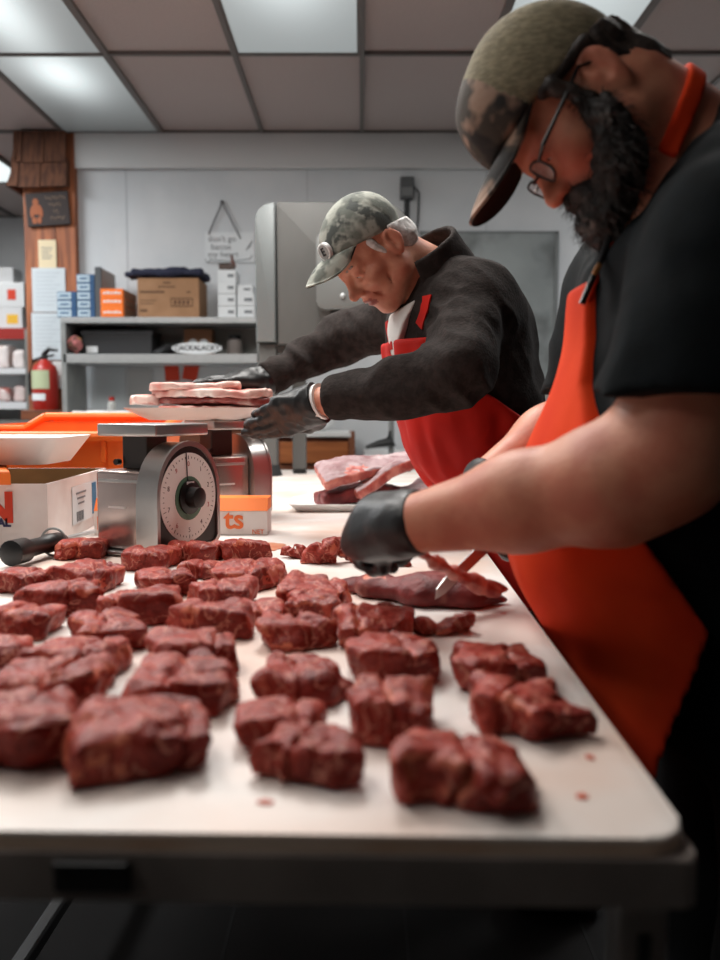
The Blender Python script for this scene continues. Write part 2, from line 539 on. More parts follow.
# ================================================================ ceiling lights
def lens_mat(name, x0, y0, wx, wy, base, peak, dark):
    """prismatic lens over a fluorescent tube that is brightest near (x0, y0) of the lens"""
    m = bpy.data.materials.new(name); m.use_nodes = True
    nt = m.node_tree; N, L = nt.nodes, nt.links
    b = N['Principled BSDF']
    b.inputs['Base Color'].default_value = (0.22, 0.23, 0.23, 1)
    b.inputs['Roughness'].default_value = 0.35
    tc = N.new('ShaderNodeTexCoord'); sx = N.new('ShaderNodeSeparateXYZ')
    L.new(tc.outputs['Object'], sx.inputs[0])
    def mth(op, a, bb=None, cl=False):
        n = N.new('ShaderNodeMath'); n.operation = op; n.use_clamp = cl
        for i, v in enumerate((a, bb)):
            if v is None: continue
            if isinstance(v, (int, float)): n.inputs[i].default_value = v
            else: L.new(v, n.inputs[i])
        return n.outputs[0]
    ax = mth('POWER', mth('ABSOLUTE', mth('DIVIDE', mth('SUBTRACT', sx.outputs[0], x0), wx)), 2.0)
    ay = mth('POWER', mth('ABSOLUTE', mth('DIVIDE', mth('SUBTRACT', sx.outputs[1], y0), wy)), 2.0)
    g = mth('EXPONENT', mth('MULTIPLY', mth('ADD', ax, ay), -1.0))
    lin = mth('ADD', mth('MULTIPLY', sx.outputs[1], -dark), base, False)
    st = mth('MAXIMUM', mth('ADD', lin, mth('MULTIPLY', g, peak)), 0.01)
    b.inputs['Emission Color'].default_value = (0.90, 0.99, 1.0, 1)
    L.new(st, b.inputs['Emission Strength'])
    nz = N.new('ShaderNodeTexNoise'); nz.inputs['Scale'].default_value = 160
    bp = N.new('ShaderNodeBump'); bp.inputs['Strength'].default_value = 0.2; bp.inputs['Distance'].default_value = 0.003
    L.new(tc.outputs['Object'], nz.inputs['Vector']); L.new(nz.outputs['Fac'], bp.inputs['Height']); L.new(bp.outputs[0], b.inputs['Normal'])
    return m
def troffer(ix, iy, label, lens):
    x0, x1, y0, y1 = GX[ix] + 0.012, GX[ix + 1] - 0.012, GY[iy] + 0.012, GY[iy + 1] - 0.012
    cx, cy = (x0 + x1) / 2, (y0 + y1) / 2
    t = empty('ceiling_light', (cx, cy, CEIL), label, 'ceiling light', 'fluorescent ceiling panels')
    bm = bmesh.new()
    for a in ((x0, x0 + 0.012, y0, y1), (x1 - 0.012, x1, y0, y1), (x0, x1, y0, y0 + 0.012), (x0, x1, y1 - 0.012, y1)):
        bx(a[0], a[1], a[2], a[3], CEIL - 0.002, CEIL + 0.011, bm=bm)
    fin('frame', bm, m_tbar, t)
    o = bpy.data.meshes.new('diffuser')
    b2 = box(bmesh.new(), (0, 0, 0), (x1 - x0 - 0.024, y1 - y0 - 0.024, 0.006))
    b2.to_mesh(o); b2.free(); o.materials.append(lens)
    d = bpy.data.objects.new('diffuser', o); d.location = (0, 0, 0.002); d.parent = t
    COL.objects.link(d)
troffer(3, 4, 'ceiling light panel in the top left corner of the picture', lens_mat('lens_a', -0.03, -0.1, 0.15, 0.7, 0.22, 0.8, 0.10))
troffer(3, 5, 'ceiling light panel above the wooden post, half dim at its wall end', lens_mat('lens_b', 0.0, -0.35, 0.16, 0.33, 0.14, 0.75, 0.17))
troffer(5, 4, 'ceiling light panel at the top centre, above the hanging wall sign', lens_mat('lens_c', 0.0, -0.25, 0.2, 0.4, 0.28, 0.5, 0.06))
troffer(7, 4, 'ceiling light panel above the head of the bearded man', lens_mat('lens_d', 0.0, 0.0, 0.25, 0.5, 0.36, 0.2, 0.05))
troffer(1, 6, 'bright ceiling light panel beyond the wooden post', lens_mat('lens_e', 0.0, 0.0, 0.5, 0.8, 0.7, 0.3, 0.0))

# ================================================================ things on the post
t = empty('wall_plaque', at(48, 228, 5.55), 'dark hanging plaque with an orange figure and pale script, on the wooden post', 'plaque')
c = at(48, 209, 5.545)
M = facing(c, (0, -1, 0), roll=math.radians(4))
bm = bmesh.new(); box(bm, (0, 0, 0), (0.26, 0.20, 0.015), None, 0.004); bm.transform(M)
fin('board', bm, mat('plaque_dark', (44, 32, 30), 0.7), t)
m_scr = mat('plaque_script', (150, 128, 110), 0.7)
bm = bmesh.new()
for i, (w_, x0) in enumerate(((0.12, 0.0), (0.075, 0.02), (0.03, 0.045), (0.09, 0.02))):
    n_ = int(w_ / 0.006)
    tube(bm, [M @ Vector((x0 - 0.01 + 0.006 * k, 0.062 - 0.04 * i + 0.011 * math.sin(k * 2.1 + i) + 0.004 * math.sin(k * 0.9), 0.0085)) for k in range(n_ + 1)], 0.0022, 5)
fin('script', bm, m_scr, t)
bm = bmesh.new()
for (x, z, a, b_) in ((-0.07, 0.045, 0.018, 0.02), (-0.068, 0.0, 0.034, 0.032), (-0.095, -0.02, 0.012, 0.03), (-0.042, -0.02, 0.012, 0.03), (-0.085, -0.065, 0.014, 0.02), (-0.055, -0.065, 0.014, 0.02)):
    lathe(bm, [(1, 0), (1, 0.002), (0.2, 0.003)], M @ Matrix.Translation((x, z, 0.0075)) @ Matrix.Diagonal((a, b_, 1, 1)), 14)
fin('figure', bm, mat('plaque_orange', (156, 86, 50), 0.7), t)

t = empty('paper_note', at(47, 268, 5.56), 'small cream note taped to the post under the dark plaque', 'note')
p0, p1 = at(39, 268, 5.56), at(56, 240, 5.56)
fin('sheet', bx(p0.x, p1.x, 5.556, 5.5605, p0.z, p1.z), m_cream, t)
bm = bmesh.new()
for i in range(5): bx(p0.x + 0.02, p1.x - 0.02 - 0.01 * (i % 3), 5.5548, 5.556, p1.z - 0.05 - 0.016 * i, p1.z - 0.045 - 0.016 * i, bm=bm)
fin('writing', bm, m_greyink, t)
for k, (y0, y1) in enumerate(((268, 312), (313, 360))):
    t = empty('paper_sheet', at(48, y1, 5.56), ('upper' if k == 0 else 'lower') + ' white typed sheet pinned to the wooden post', 'paper')
    p0, p1 = at(33, y1, 5.56), at(65 - k, y0, 5.56)
    fin('sheet', bx(p0.x, p1.x, 5.556 - 0.002 * k, 5.559 - 0.002 * k, p0.z, p1.z), m_paperb, t)
    bm = bmesh.new()
    for i in range(9): bx(p0.x + 0.02, p1.x - 0.03 - 0.02 * (i % 3), 5.5548 - 0.002 * k, 5.556 - 0.002 * k, p1.z - 0.032 - 0.024 * i, p1.z - 0.028 - 0.024 * i, bm=bm)
    fin('writing', bm, mat('pale_ink', (170, 178, 184), 0.8), t)

# fire extinguisher
ec = at(46, 410, 5.46)
t = empty('fire_extinguisher', ec, 'red fire extinguisher with a black handle beside the wooden post', 'fire extinguisher')
r = 12.5 * 5.46 / 900; zt = at(46, 372, 5.46).z
lathe_b = bmesh.new()
lathe(lathe_b, [(r * 0.9, ec.z), (r, ec.z + 0.015), (r, zt), (r * 0.85, zt + 0.035), (r * 0.45, zt + 0.06), (r * 0.3, zt + 0.075)], Matrix.Translation((ec.x, ec.y, 0)), 24)
fin('cylinder_body', lathe_b, m_red, t, True)
bm = bmesh.new()
tube(bm, [(ec.x, ec.y, zt + 0.07), (ec.x, ec.y, zt + 0.11)], 0.018)
tube(bm, [(ec.x - 0.01, ec.y, zt + 0.10), (ec.x + 0.03, ec.y - 0.01, zt + 0.135), (ec.x + 0.085, ec.y - 0.02, zt + 0.128)], [0.014, 0.014, 0.008])
tube(bm, [(ec.x, ec.y, zt + 0.09), (ec.x + 0.06, ec.y - 0.01, zt + 0.10)], 0.008)
fin('handle', bm, m_black, t, True)
bm = bmesh.new()
tube(bm, [(ec.x - 0.01, ec.y, zt + 0.09), (ec.x - 0.06, ec.y - 0.02, zt + 0.07), (ec.x - r - 0.012, ec.y - 0.02, zt - 0.02), (ec.x - r - 0.01, ec.y - 0.02, zt - 0.14)], 0.009)
fin('hose', bm, m_black, t, True)
def curved_label(name, z0, z1, a0, a1, m):
    bm = bmesh.new()
    prev = None
    for k in range(9):
        a = a0 + (a1 - a0) * k / 8
        x, y = ec.x + (r + 0.0015) * math.cos(a), ec.y + (r + 0.0015) * math.sin(a)
        q = (bm.verts.new((x, y, z0)), bm.verts.new((x, y, z1)))
        if prev: bm.faces.new((prev[0], q[0], q[1], prev[1]))
        prev = q
    fin(name, bm, m, t)
curved_label('label', at(46, 388, 5.23).z, at(46, 369, 5.23).z, -PI * 0.88, -PI * 0.3, mat('label_green', (176, 186, 150), 0.6))
curved_label('tag', at(46, 400, 5.23).z, at(46, 393, 5.23).z, -PI * 0.85, -PI * 0.4, m_paper)
tag(fin('ledge', bx(PX0 + 0.02, PX1 + 0.0, 5.37, 5.562, ec.z - 0.06, ec.z - 0.001, bev=0.004), m_dwood), 'brown wooden ledge under the fire extinguisher', 'ledge')

# ================================================================ the display case beyond the post
Y0 = 6.5
case = empty('display_case', (-2.75, 6.8, 0), 'open white display case with a red price rail beyond the wooden post', 'display case')
X0, X1 = -3.3, at(29, 350, Y0).x
Z = lambda y: at(15, y, Y0).z
fin('cabinet', bx(X0, X1, Y0 + 0.32, Y0 + 0.6, 0, Z(300) - 0.002), mat('case_white', (196, 198, 198), 0.5), case)
fin('top_deck', bx(X0, X1, Y0 + 0.05, Y0 + 0.32, Z(338), Z(330) + 0.0), mat('case_top', (188, 190, 190), 0.5), case)
fin('price_rail', bx(X0, X1, Y0 - 0.0, Y0 + 0.05, Z(339), Z(328)), m_red, case)
m_shelfw = mat('shelf_white', (222, 224, 226), 0.4)
fin('shelf', bx(X0, X1, Y0 - 0.05, Y0 + 0.32, Z(374), Z(368.5)), m_shelfw, case)
fin('shelf', bx(X0, X1, Y0 - 0.05, Y0 + 0.32, Z(409), Z(402)), m_shelfw, case)
fin('side_panel', bx(X1, X1 + 0.03, Y0 - 0.08, Y0 + 0.6, 0, Z(330)), m_dull, case)
fin('lower_front', bx(X0, X1, Y0 - 0.02, Y0 + 0.32, 0, Z(420)), m_dull, case)
def carton(name, p0, p1, d, m, label, cat, group=None, marks=(), Yf=None, bev=0.003):
    """upright box between two image corners on its front plane"""
    x0, z0, x1, z1 = p0[0], p0[1], p1[0], p1[1]
    t = empty(name, ((x0 + x1) / 2, Yf + d / 2, z0), label, cat, group)
    fin('box_body', bx(x0, x1, Yf, Yf + d, z0, z1, bev=bev), m, t)
    for (u0, u1, v0, v1, mm, nm) in marks:
        fin(nm, bx(x0 + (x1 - x0) * u0, x0 + (x1 - x0) * u1, Yf - 0.0015, Yf, z0 + (z1 - z0) * v0, z0 + (z1 - z0) * v1), mm, t)
    return t
q0, q1 = Z(330) + 0.001, Z(306)
carton('carton', (-2.75, q0), (at(22, 310, Y0 + 0.08).x, q1), 0.22, m_paper, 'white carton with a yellow label on the display case', 'box', None, [(0.64, 0.9, 0.3, 0.7, m_yell, 'label')], Y0 + 0.08)
carton('carton', (-2.8, q1 + 0.001), (at(24, 290, Y0 + 0.08).x, Z(281)), 0.22, m_paper, 'white carton with an orange label on top of another beyond the post', 'box', None, [(0.68, 0.84, 0.3, 0.72, m_redp, 'label')], Y0 + 0.08)
carton('carton', (-2.8, Z(281) + 0.001), (at(13, 270, Y0 + 0.12).x, Z(265)), 0.18, mat('grey_card', (176, 178, 180), 0.7), 'small grey carton at the very top of the stack beyond the post', 'box', None, (), Y0 + 0.12)
m_pack = mat('tray_pack', (224, 206, 202), 0.3, c2=(176, 80, 66), scale=16, lo=0.5, hi=0.62)
m_packw = mat('tray_pack_pale', (230, 222, 220), 0.35, c2=(206, 176, 166), scale=12, lo=0.5, hi=0.7)
def pack(x, y, z, w, d, h, m, label):
    fn = lambda P: rbox(P, (x, y, z + h / 2), (w / 2, d / 2, h / 2), 0.02) - 0.008 * vnoise(P, 22, x * 10)
    o = sdf_obj('meat_pack', fn, (x - w, y - d, z - 0.02), (x + w, y + d, z + h + 0.03), 0.012, m)
    V = min(v.co.z for v in o.data.vertices)
    o.location.z += z + 0.001 - V
    tag(o, label, 'meat pack', 'wrapped packs in the display case')
z1s, z2s = Z(368.5), Z(402)
pack(at(5, 360, 6.55).x, 6.58, z1s, 0.09, 0.18, 0.16, m_packw, 'pale wrapped pack at the left on the upper display shelf')
pack(at(21, 360, 6.55).x, 6.58, z1s, 0.085, 0.18, 0.13, m_packw, 'pale wrapped pack at the right on the upper display shelf')
pack(at(5, 395, 6.55).x, 6.6, z2s, 0.085, 0.18, 0.10, m_pack, 'red and white wrapped pack at the left on the lower display shelf')
pack(at(21, 395, 6.55).x, 6.6, z2s, 0.085, 0.18, 0.11, m_pack, 'red and white wrapped pack at the right on the lower display shelf')

# ================================================================ over-shelf and counter on the back wall
YF = 5.2
X0, X1 = at(61, 350, YF).x, at(262, 350, YF).x
Z = lambda y: at(150, y, YF).z
CZ = 1.115
ct = empty('work_counter', ((X0 + X1) / 2, 5.4, 0), 'white topped counter under the steel over-shelf', 'counter')
fin('countertop', bx(X0 + 0.0, X1 + 0.1, 5.0, 5.56, CZ - 0.035, CZ, bev=0.004), mat('counter_white', (206, 206, 204), 0.4), ct)
fin('cabinet', bx(X0 + 0.02, X1 + 0.08, 5.04, 5.55, 0, CZ - 0.036), m_dwood, ct)
su = empty('wall_shelf', ((X0 + X1) / 2, 5.4, CZ), 'stainless two tier over-shelf standing against the white wall', 'shelf')
fin('top_shelf', bx(X0, X1, YF, 5.56, Z(323), Z(317), bev=0.003), m_steel, su)
fin('lower_shelf', bx(X0 + 0.01, X1, YF, 5.56, Z(363), Z(354), bev=0.003), m_steel, su)
fin('side_panel', bx(X0, X0 + 0.028, YF, 5.56, CZ + 0.001, Z(323)), m_steel2, su)
fin('side_panel', bx(X1 - 0.028, X1, YF, 5.56, CZ + 0.001, Z(323)), m_steel2, su)
fin('back_panel', bx(X0 + 0.03, X1 - 0.03, 5.545, 5.56, Z(354), Z(323)), m_dull, su)
TOP = Z(317) + 0.001
LOW = Z(354) + 0.001
# blue boxes
def blue_box(px0, px1, i, z0, h, label):
    a, b = at(px0, 300, 5.22).x, at(px1, 300, 5.22).x
    t = empty('carton', ((a + b) / 2, 5.3, z0), label, 'box', 'blue boxes stacked on the over-shelf')
    fin('box_body', bx(a, b, 5.22, 5.42, z0, z0 + h - 0.001, bev=0.002), m_blue, t)
    fin('label', bx(a + 0.003, a + (b - a) * 0.74, 5.2185, 5.22, z0 + h * 0.10, z0 + h * 0.88), m_lblue, t)
    fin('lettering', bx(a + 0.018, a + (b - a) * 0.62, 5.217, 5.2185, z0 + h * 0.4, z0 + h * 0.6), m_blue, t)
hb = 8.4 * 5.22 / 900
for i, w in enumerate(('lowest', 'middle', 'topmost')):
    blue_box(57, 76, i, TOP + hb * i, hb, '%s blue box in the three box stack left on the steel shelf' % w)
for i, w in enumerate(('lowest', 'second lowest', 'middle', 'second from top', 'topmost')):
    blue_box(77, 94.5, i, TOP + hb * i, hb, '%s blue box in the five box stack beside the grey binder' % w)
# binder
a, b = at(95.5, 300, 5.22).x, at(99.5, 300, 5.22).x
t = empty('ring_binder', (a, 5.35, TOP), 'grey binder standing between blue and orange boxes', 'binder')
zb = at(97, 267, 5.22).z
fin('cover', bx(a, b + 0.01, 5.24, 5.53, TOP, zb, bev=0.003), mat('binder_side', (150, 146, 142), 0.6), t)
fin('spine', bx(a - 0.002, b + 0.012, 5.22, 5.24, TOP, zb + 0.002, bev=0.003), mat('binder_spine', (74, 78, 82), 0.6), t)
# orange boxes
for i, (w, y0, y1) in enumerate((('bottom', 315, 306), ('middle', 306, 297.5), ('top', 297.5, 288.5))):
    z0, z1 = (TOP if i == 0 else at(110, y0, 5.2).z), at(110, y1, 5.2).z - 0.001
    a, b = at(100.5, 300, 5.2).x, at(123, 300, 5.2).x
    t = empty('carton', ((a + b) / 2, 5.3, z0), '%s orange box of the stack next to the grey binder' % w, 'box', 'orange boxes on the over-shelf')
    fin('box_body', bx(a, b, 5.2, 5.5, z0, z1, bev=0.002), m_obox, t)
    fin('sleeve', bx(b + 0.0005, b + 0.003, 5.22, 5.5, z0 + 0.002, z1 - 0.002), mat('box_side_brown', (150, 112, 88), 0.7), t)
    bm = bmesh.new()
    for k in range(5): bx(a + 0.016 + k * 0.021, a + 0.032 + k * 0.021, 5.1985, 5.2, z0 + 0.02, z0 + 0.031 + 0.003 * (k % 2), bm=bm)
    fin('lettering', bm, m_white, t)
# carton with navy bag
a, b = at(137.5, 300, 5.22).x, at(199, 300, 5.22).x
zc = at(150, 278, 5.22).z
t = empty('carton', ((a + b) / 2, 5.36, TOP), 'brown printed cardboard carton on the steel shelf under a navy bag', 'box')
fin('box_body', bx(a, b, 5.22, 5.5, TOP, zc, bev=0.003), m_card, t)
bm = bmesh.new()
def mk(u0, u1, v0, v1): bx(a + (b - a) * u0, a + (b - a) * u1, 5.2185, 5.22, TOP + (zc - TOP) * v0, TOP + (zc - TOP) * v1, bm=bm)
mk(0.42, 0.54, 0.86, 0.9); mk(0.34, 0.62, 0.76, 0.79); mk(0.04, 0.44, 0.62, 0.67); mk(0.04, 0.3, 0.42, 0.44); mk(0.04, 0.26, 0.34, 0.36); mk(0.04, 0.16, 0.14, 0.2)
mk(0.80, 0.86, 0.62, 0.66)
mk(0.54, 0.9, 0.27, 0.3); mk(0.54, 0.9, 0.46, 0.49); mk(0.54, 0.555, 0.27, 0.49); mk(0.885, 0.9, 0.27, 0.49)
for k in range(4): mk(0.59 + k * 0.07, 0.635 + k * 0.07, 0.33, 0.43)
fin('print', bm, mat('carton_print', (92, 66, 46), 0.8), t)
bc = ((a + b) / 2 - 0.005, 5.36, zc + 0.026)
fn = lambda P: np.minimum(rbox(P, bc, ((b - a) / 2 + 0.03, 0.16, 0.022), 0.02), rbox(P, (bc[0] - 0.17, bc[1] - 0.05, bc[2] - 0.008), (0.08, 0.08, 0.012), 0.01)) - 0.008 * vnoise(P, 12) - 0.004 * vnoise(P, 40)
bag = sdf_obj('bag', fn, (bc[0] - 0.3, 5.1, zc - 0.02), (bc[0] + 0.3, 5.6, zc + 0.1), 0.008, m_navy)
bag.location.z = zc + 0.001 - min(v.co.z for v in bag.data.vertices)
tag(bag, 'navy cloth bag lying flat on the brown cardboard carton', 'bag')
bm = bmesh.new(); tube(bm, [(bc[0] - 0.03, 5.3, zc + 0.05), (bc[0] + 0.0, 5.29, zc + 0.066), (bc[0] + 0.09, 5.29, zc + 0.066), (bc[0] + 0.12, 5.3, zc + 0.05)], 0.008)
fin('strap', bm, m_navy, bag, True)
# white boxes
hb = (315 - 268) / 4 * 5.25 / 900
for j, (p0, p1, n) in enumerate(((218, 236, 4), (237.5, 254.5, 3))):
    for i in range(n):
        a, b = at(p0, 300, 5.25).x, at(p1, 300, 5.25).x
        if j == 1 and i == 2: b -= 0.01
        hh = hb if not (j == 1 and i == 2) else hb * 0.75
        z0 = TOP + hb * i
        w = (('lowest', 'second', 'third', 'topmost')[i] + ' white box of the four box stack under the brown tape gun') if j == 0 else (('lowest', 'middle', 'topmost')[i] + ' white box of the short stack beside the steel saw')
        t = empty('carton', ((a + b) / 2, 5.33, z0), w, 'box', 'small white boxes on the over-shelf')
        yo = 0.004 * ((i * 7 + j) % 3)
        fin('box_body', bx(a, b, 5.25 - yo, 5.45, z0, z0 + hh - 0.001, bev=0.002), m_paper, t)
        fin('print', bx(a + (b - a) * (0.55 if j == 0 else 0.4), b - 0.012, 5.2485 - yo, 5.25 - yo, z0 + hh * 0.36, z0 + hh * 0.62), m_greyink, t)
c = at(227, 268, 5.3); c.z = TOP + hb * 4
t = empty('tape_dispenser', c, 'dark brown tape gun lying on the tall stack of white boxes', 'tape dispenser')
bm = bmesh.new()
tube(bm, [(c.x - 0.045, 5.3, c.z + 0.022), (c.x + 0.02, 5.3, c.z + 0.026)], 0.02, flat=1.0)
box(bm, (c.x + 0.0, 5.3, c.z + 0.018), (0.09, 0.04, 0.03), None, 0.006)
fin('dispenser_body', bm, mat('tape_brown', (70, 52, 44), 0.5), t, True)
bm = bmesh.new(); tube(bm, [(c.x + 0.04, 5.3, c.z + 0.02), (c.x + 0.026, 5.3, c.z + 0.09)], [0.014, 0.006])
fin('handle', bm, mat('tape_handle', (96, 52, 40), 0.5), t, True)
# lower shelf items
a, b = at(98, 340, 5.3).x, at(152, 340, 5.3).x
t = empty('plastic_crate', ((a + b) / 2, 5.4, LOW), 'black plastic crate with a white label on the lower steel shelf', 'crate')
zc = at(100, 331, 5.3).z
a0 = at(82, 340, 5.3).x
fin('crate_body', bx(a0, b, 5.3, 5.52, LOW, zc, bev=0.01), mat('crate_black', (36, 37, 40), 0.6), t)
fin('crate_rim', bx(a0 - 0.006, b + 0.006, 5.294, 5.526, zc - 0.02, zc + 0.004, bev=0.004), mat('crate_rim', (46, 47, 50), 0.6), t)
fin('label', bx(at(86, 340, 5.29).x, at(97, 340, 5.29).x, 5.297, 5.2995, LOW + 0.012, LOW + 0.05), m_paper, t)
def lump(name, c, r, m, amp, sc, label, cat, h=0.006):
    fn = lambda P: ell(P, c, r) - amp * vnoise(P, sc, c[0] * 9) - amp * 0.5 * vnoise(P, sc * 2.1, 3)
    o = sdf_obj(name, fn, np.array(c) - np.array(r) * 1.6, np.array(c) + np.array(r) * 1.6, h, m)
    lo = min(v.co.z for v in o.data.vertices)
    o.location.z += (c[2] - r[2]) - lo
    return tag(o, label, cat)
m_plush = mat('plush', (196, 120, 120), 0.9, c2=(90, 60, 50), scale=22, c3=(214, 170, 90), scale3=16)
c = at(74, 344, 5.23)
lump('soft_toy', (c.x, 5.25, LOW + 0.052), (0.042, 0.035, 0.05), m_plush, 0.008, 40, 'small pink and tan soft toy at the left end of the lower steel shelf', 'toy')
m_cord = mat('cord_black', (26, 26, 28), 0.5)
c = at(160, 350, 5.27)
bm = bmesh.new()
pts = []
for k in range(60):
    a_ = k * 0.62
    pts.append((c.x + 0.06 * math.cos(a_) * (0.7 + 0.3 * math.sin(k * 1.3)) + k * 0.0006, 5.33 + 0.05 * math.sin(a_), LOW + 0.010 + 0.0007 * k))
tube(bm, pts, 0.0065, 6)
tag(fin('power_cord', bm, m_cord, None, True), 'coiled black cord beside the black crate on the lower shelf', 'cord')
a, b = at(184, 340, 5.4).x, at(212, 340, 5.4).x
t = empty('small_carton', ((a + b) / 2, 5.45, LOW), 'small brown box with two white round prints behind the oval sticker', 'box')
fin('box_body', bx(a, b, 5.4, 5.52, LOW, at(200, 329, 5.4).z, bev=0.003), mat('brown_box', (140, 98, 70), 0.8), t)
bm = bmesh.new()
for u in (0.32, 0.7):
    lathe(bm, [(0.026, 0), (0.026, 0.002)], facing((a + (b - a) * u, 5.4, LOW + 0.075), (0, -1, 0)), 16)
fin('print', bm, m_paper, t)
c = at(197, 348.5, 5.26)
t = empty('oval_sticker', (c.x, 5.27, LOW), 'white oval place-name sticker propped on the lower steel shelf', 'sticker')
bm = bmesh.new()
lathe(bm, [(0.5, 0), (0.5, 0.004)], facing((c.x, 5.26, LOW + 0.036), (0, -1, 0.05)) @ Matrix.Diagonal((0.29, 0.068, 1, 1)), 40)
fin('plate', bm, m_paper, t)
text('lettering', 'CACKALACKY', 0.040, facing((c.x, 5.255, LOW + 0.036), (0, -1, 0.05)), m_ink, t, bold=0.001)
# jar and gadget at right of lower shelf
c = at(234, 345, 5.36)
bm = bmesh.new()
lathe(bm, [(0.045, 0), (0.048, 0.02), (0.045, 0.09), (0.03, 0.10)], Matrix.Translation((c.x, 5.4, LOW)), 20)
t = tag(fin('jar', bm, mat('jar_grey', (120, 112, 108), 0.3), None, True), 'grey jar on the lower shelf next to the steel saw', 'jar')
bm = bmesh.new(); lathe(bm, [(0.034, 0), (0.034, 0.018)], Matrix.Translation((c.x, 5.4, LOW + 0.101)), 20)
fin('lid', bm, m_dark, t)
# sheets below the shelf
for (p0, p1, y0, y1, m, lab) in ((84, 122, 366, 409, m_paperb, 'large white sheet taped to the wall under the steel shelf'), (126, 150, 369, 408, mat('pale_sheet', (186, 188, 188), 0.8), 'plain grey sheet on the wall right of the large white one')):
    q0, q1 = at(p0, y1, 5.55), at(p1, y0, 5.55)
    o = fin('paper_sheet', bx(q0.x, q1.x, 5.612, 5.616, q0.z, q1.z), m)
    tag(o, lab, 'paper')
for (p0, p1, y0, y1, ro, lab) in ((165, 179, 364, 381, 4, 'left red card of the two hanging under the steel shelf'), (183, 198, 364, 380, -10, 'right red card of the two hanging under the steel shelf')):
    c = at((p0 + p1) / 2, (y0 + y1) / 2, 5.612)
    bm = bmesh.new(); box(bm, (0, 0, 0), ((p1 - p0) * 5.6 / 900, (y1 - y0) * 5.6 / 900, 0.004)); bm.transform(Matrix.Translation((0, 0.0, 0)) @ facing(c, (0, -1, 0), roll=math.radians(ro)))
    tag(fin('red_card', bm, m_redp), lab, 'card')
# bottle with red cap, and a folded white cloth
c = at(112, 410, 5.24)
t = empty('sauce_bottle', (c.x, 5.24, CZ), 'small clear bottle with a red cap on the counter under the shelf', 'bottle')
zq = at(112, 402, 5.15).z
bm = bmesh.new(); lathe(bm, [(0.026, CZ + 0.0005), (0.026, zq - 0.01), (0.012, zq + 0.008)], Matrix.Translation((c.x, 5.24, 0)), 18)
fin('bottle_body', bm, mat('bottle_glass', (190, 190, 186), 0.15, alpha=0.75), t, True)
bm = bmesh.new(); lathe(bm, [(0.016, zq + 0.0085), (0.016, zq + 0.03)], Matrix.Translation((c.x, 5.24, 0)), 16)
fin('bottle_cap', bm, m_red, t, True)
a, b = at(74, 410, 5.1).x, at(133, 410, 5.1).x
fn = lambda P: rbox(P, ((a + b) / 2, 5.1, CZ + 0.025), ((b - a) / 2, 0.06, 0.022), 0.016) - 0.006 * vnoise(P, 18)
o = sdf_obj('folded_cloth', fn, (a - 0.05, 5.0, CZ - 0.02), (b + 0.05, 5.2, CZ + 0.08), 0.008, m_white)
o.location.z = CZ + 0.001 - min(v.co.z for v in o.data.vertices)
tag(o, 'folded white cloth on the counter in front of the red capped bottle', 'cloth')
c = at(57.5, 375, 5.54)
bm = bmesh.new(); lathe(bm, [(0.06, 0), (0.085, 0.012), (0.085, 0.016)], facing((c.x, 5.562, c.z), (0, -1, 0)), 24)
tag(fin('wall_plate', bm, m_white, None, True), 'white round dish hung on the post beside the fire extinguisher', 'dish')

# ================================================================ wall things
c = at(222, 202, 5.6)
t = empty('hanging_sign', at(222, 270, 5.6), 'clear hanging sign with handwritten black script on a cord', 'sign')
bm = bmesh.new(); L_, R_ = at(208, 234, 5.59), at(240, 238, 5.59)
tube(bm, [(c.x, 5.605, c.z), (L_.x, 5.605, L_.z)], 0.005, 6); tube(bm, [(c.x, 5.605, c.z), (R_.x, 5.605, R_.z)], 0.005, 6)
fin('cord', bm, mat('cord_grey', (112, 112, 114), 0.7), t)
bm = bmesh.new(); lathe(bm, [(0.012, 0), (0.012, 0.012)], facing((c.x, 5.618, c.z), (0, -1, 0)), 12)
fin('nail', bm, m_dark, t)
q0, q1 = at(205, 262, 5.6), at(254, 232, 5.6)
fin('board', bx(q0.x, q1.x, 5.608, 5.614, q0.z, q1.z), mat('sign_white', (208, 212, 214), 0.4), t)
m_pen = mat('sign_ink', (132, 136, 140), 0.8)
for s, x, y in (("don't go", 222, 239), ('bacon', 221, 247), ('my heart', 223, 254.5)):
    text('lettering', s, 0.052, facing((at(x, y, 5.606).x, 5.606, at(x, y, 5.606).z), (0, -1, 0)), m_pen, t)
bm = bmesh.new()
for pl in (((205, 259), (208, 263), (211, 258)), ((211, 260), (232, 260.5), (250, 259), (252, 255)), ((246, 250), (250, 244), (252, 241), (249, 248))):
    tube(bm, [(at(x, y, 5.606).x, 5.606, at(x, y, 5.606).z) for x, y in pl], 0.003, 5)
fin('drawing', bm, m_pen, t)

c = at(407, 188, 5.58)
t = empty('electrical_box', (c.x, 5.6, c.z - 0.07), 'dark grey electrical box on the wall behind the older man', 'electrical box')
fin('housing', bx(c.x - 0.042, c.x + 0.042, 5.56, 5.619, c.z - 0.065, c.z + 0.065, bev=0.006), mat('box_dark', (78, 80, 82), 0.5), t)
fin('cover', bx(c.x - 0.034, c.x + 0.034, 5.553, 5.56, c.z - 0.05, c.z + 0.0, bev=0.002), mat('box_cover', (110, 112, 112), 0.5), t)
bm = bmesh.new()
tube(bm, [(c.x, 5.6, c.z - 0.065), (c.x, 5.6, c.z - 0.24)], 0.016, 8)
tube(bm, [(c.x - 0.01, 5.6, c.z - 0.14), (c.x - 0.03, 5.595, c.z - 0.22), (c.x + 0.02, 5.595, c.z - 0.26), (c.x + 0.03, 5.6, c.z - 0.36)], 0.009, 8)
tube(bm, [(c.x + 0.03, 5.61, c.z + 0.03), (c.x + 0.075, 5.61, c.z - 0.02), (c.x + 0.07, 5.61, c.z - 0.18), (c.x + 0.045, 5.61, c.z - 0.4)], 0.006, 8)
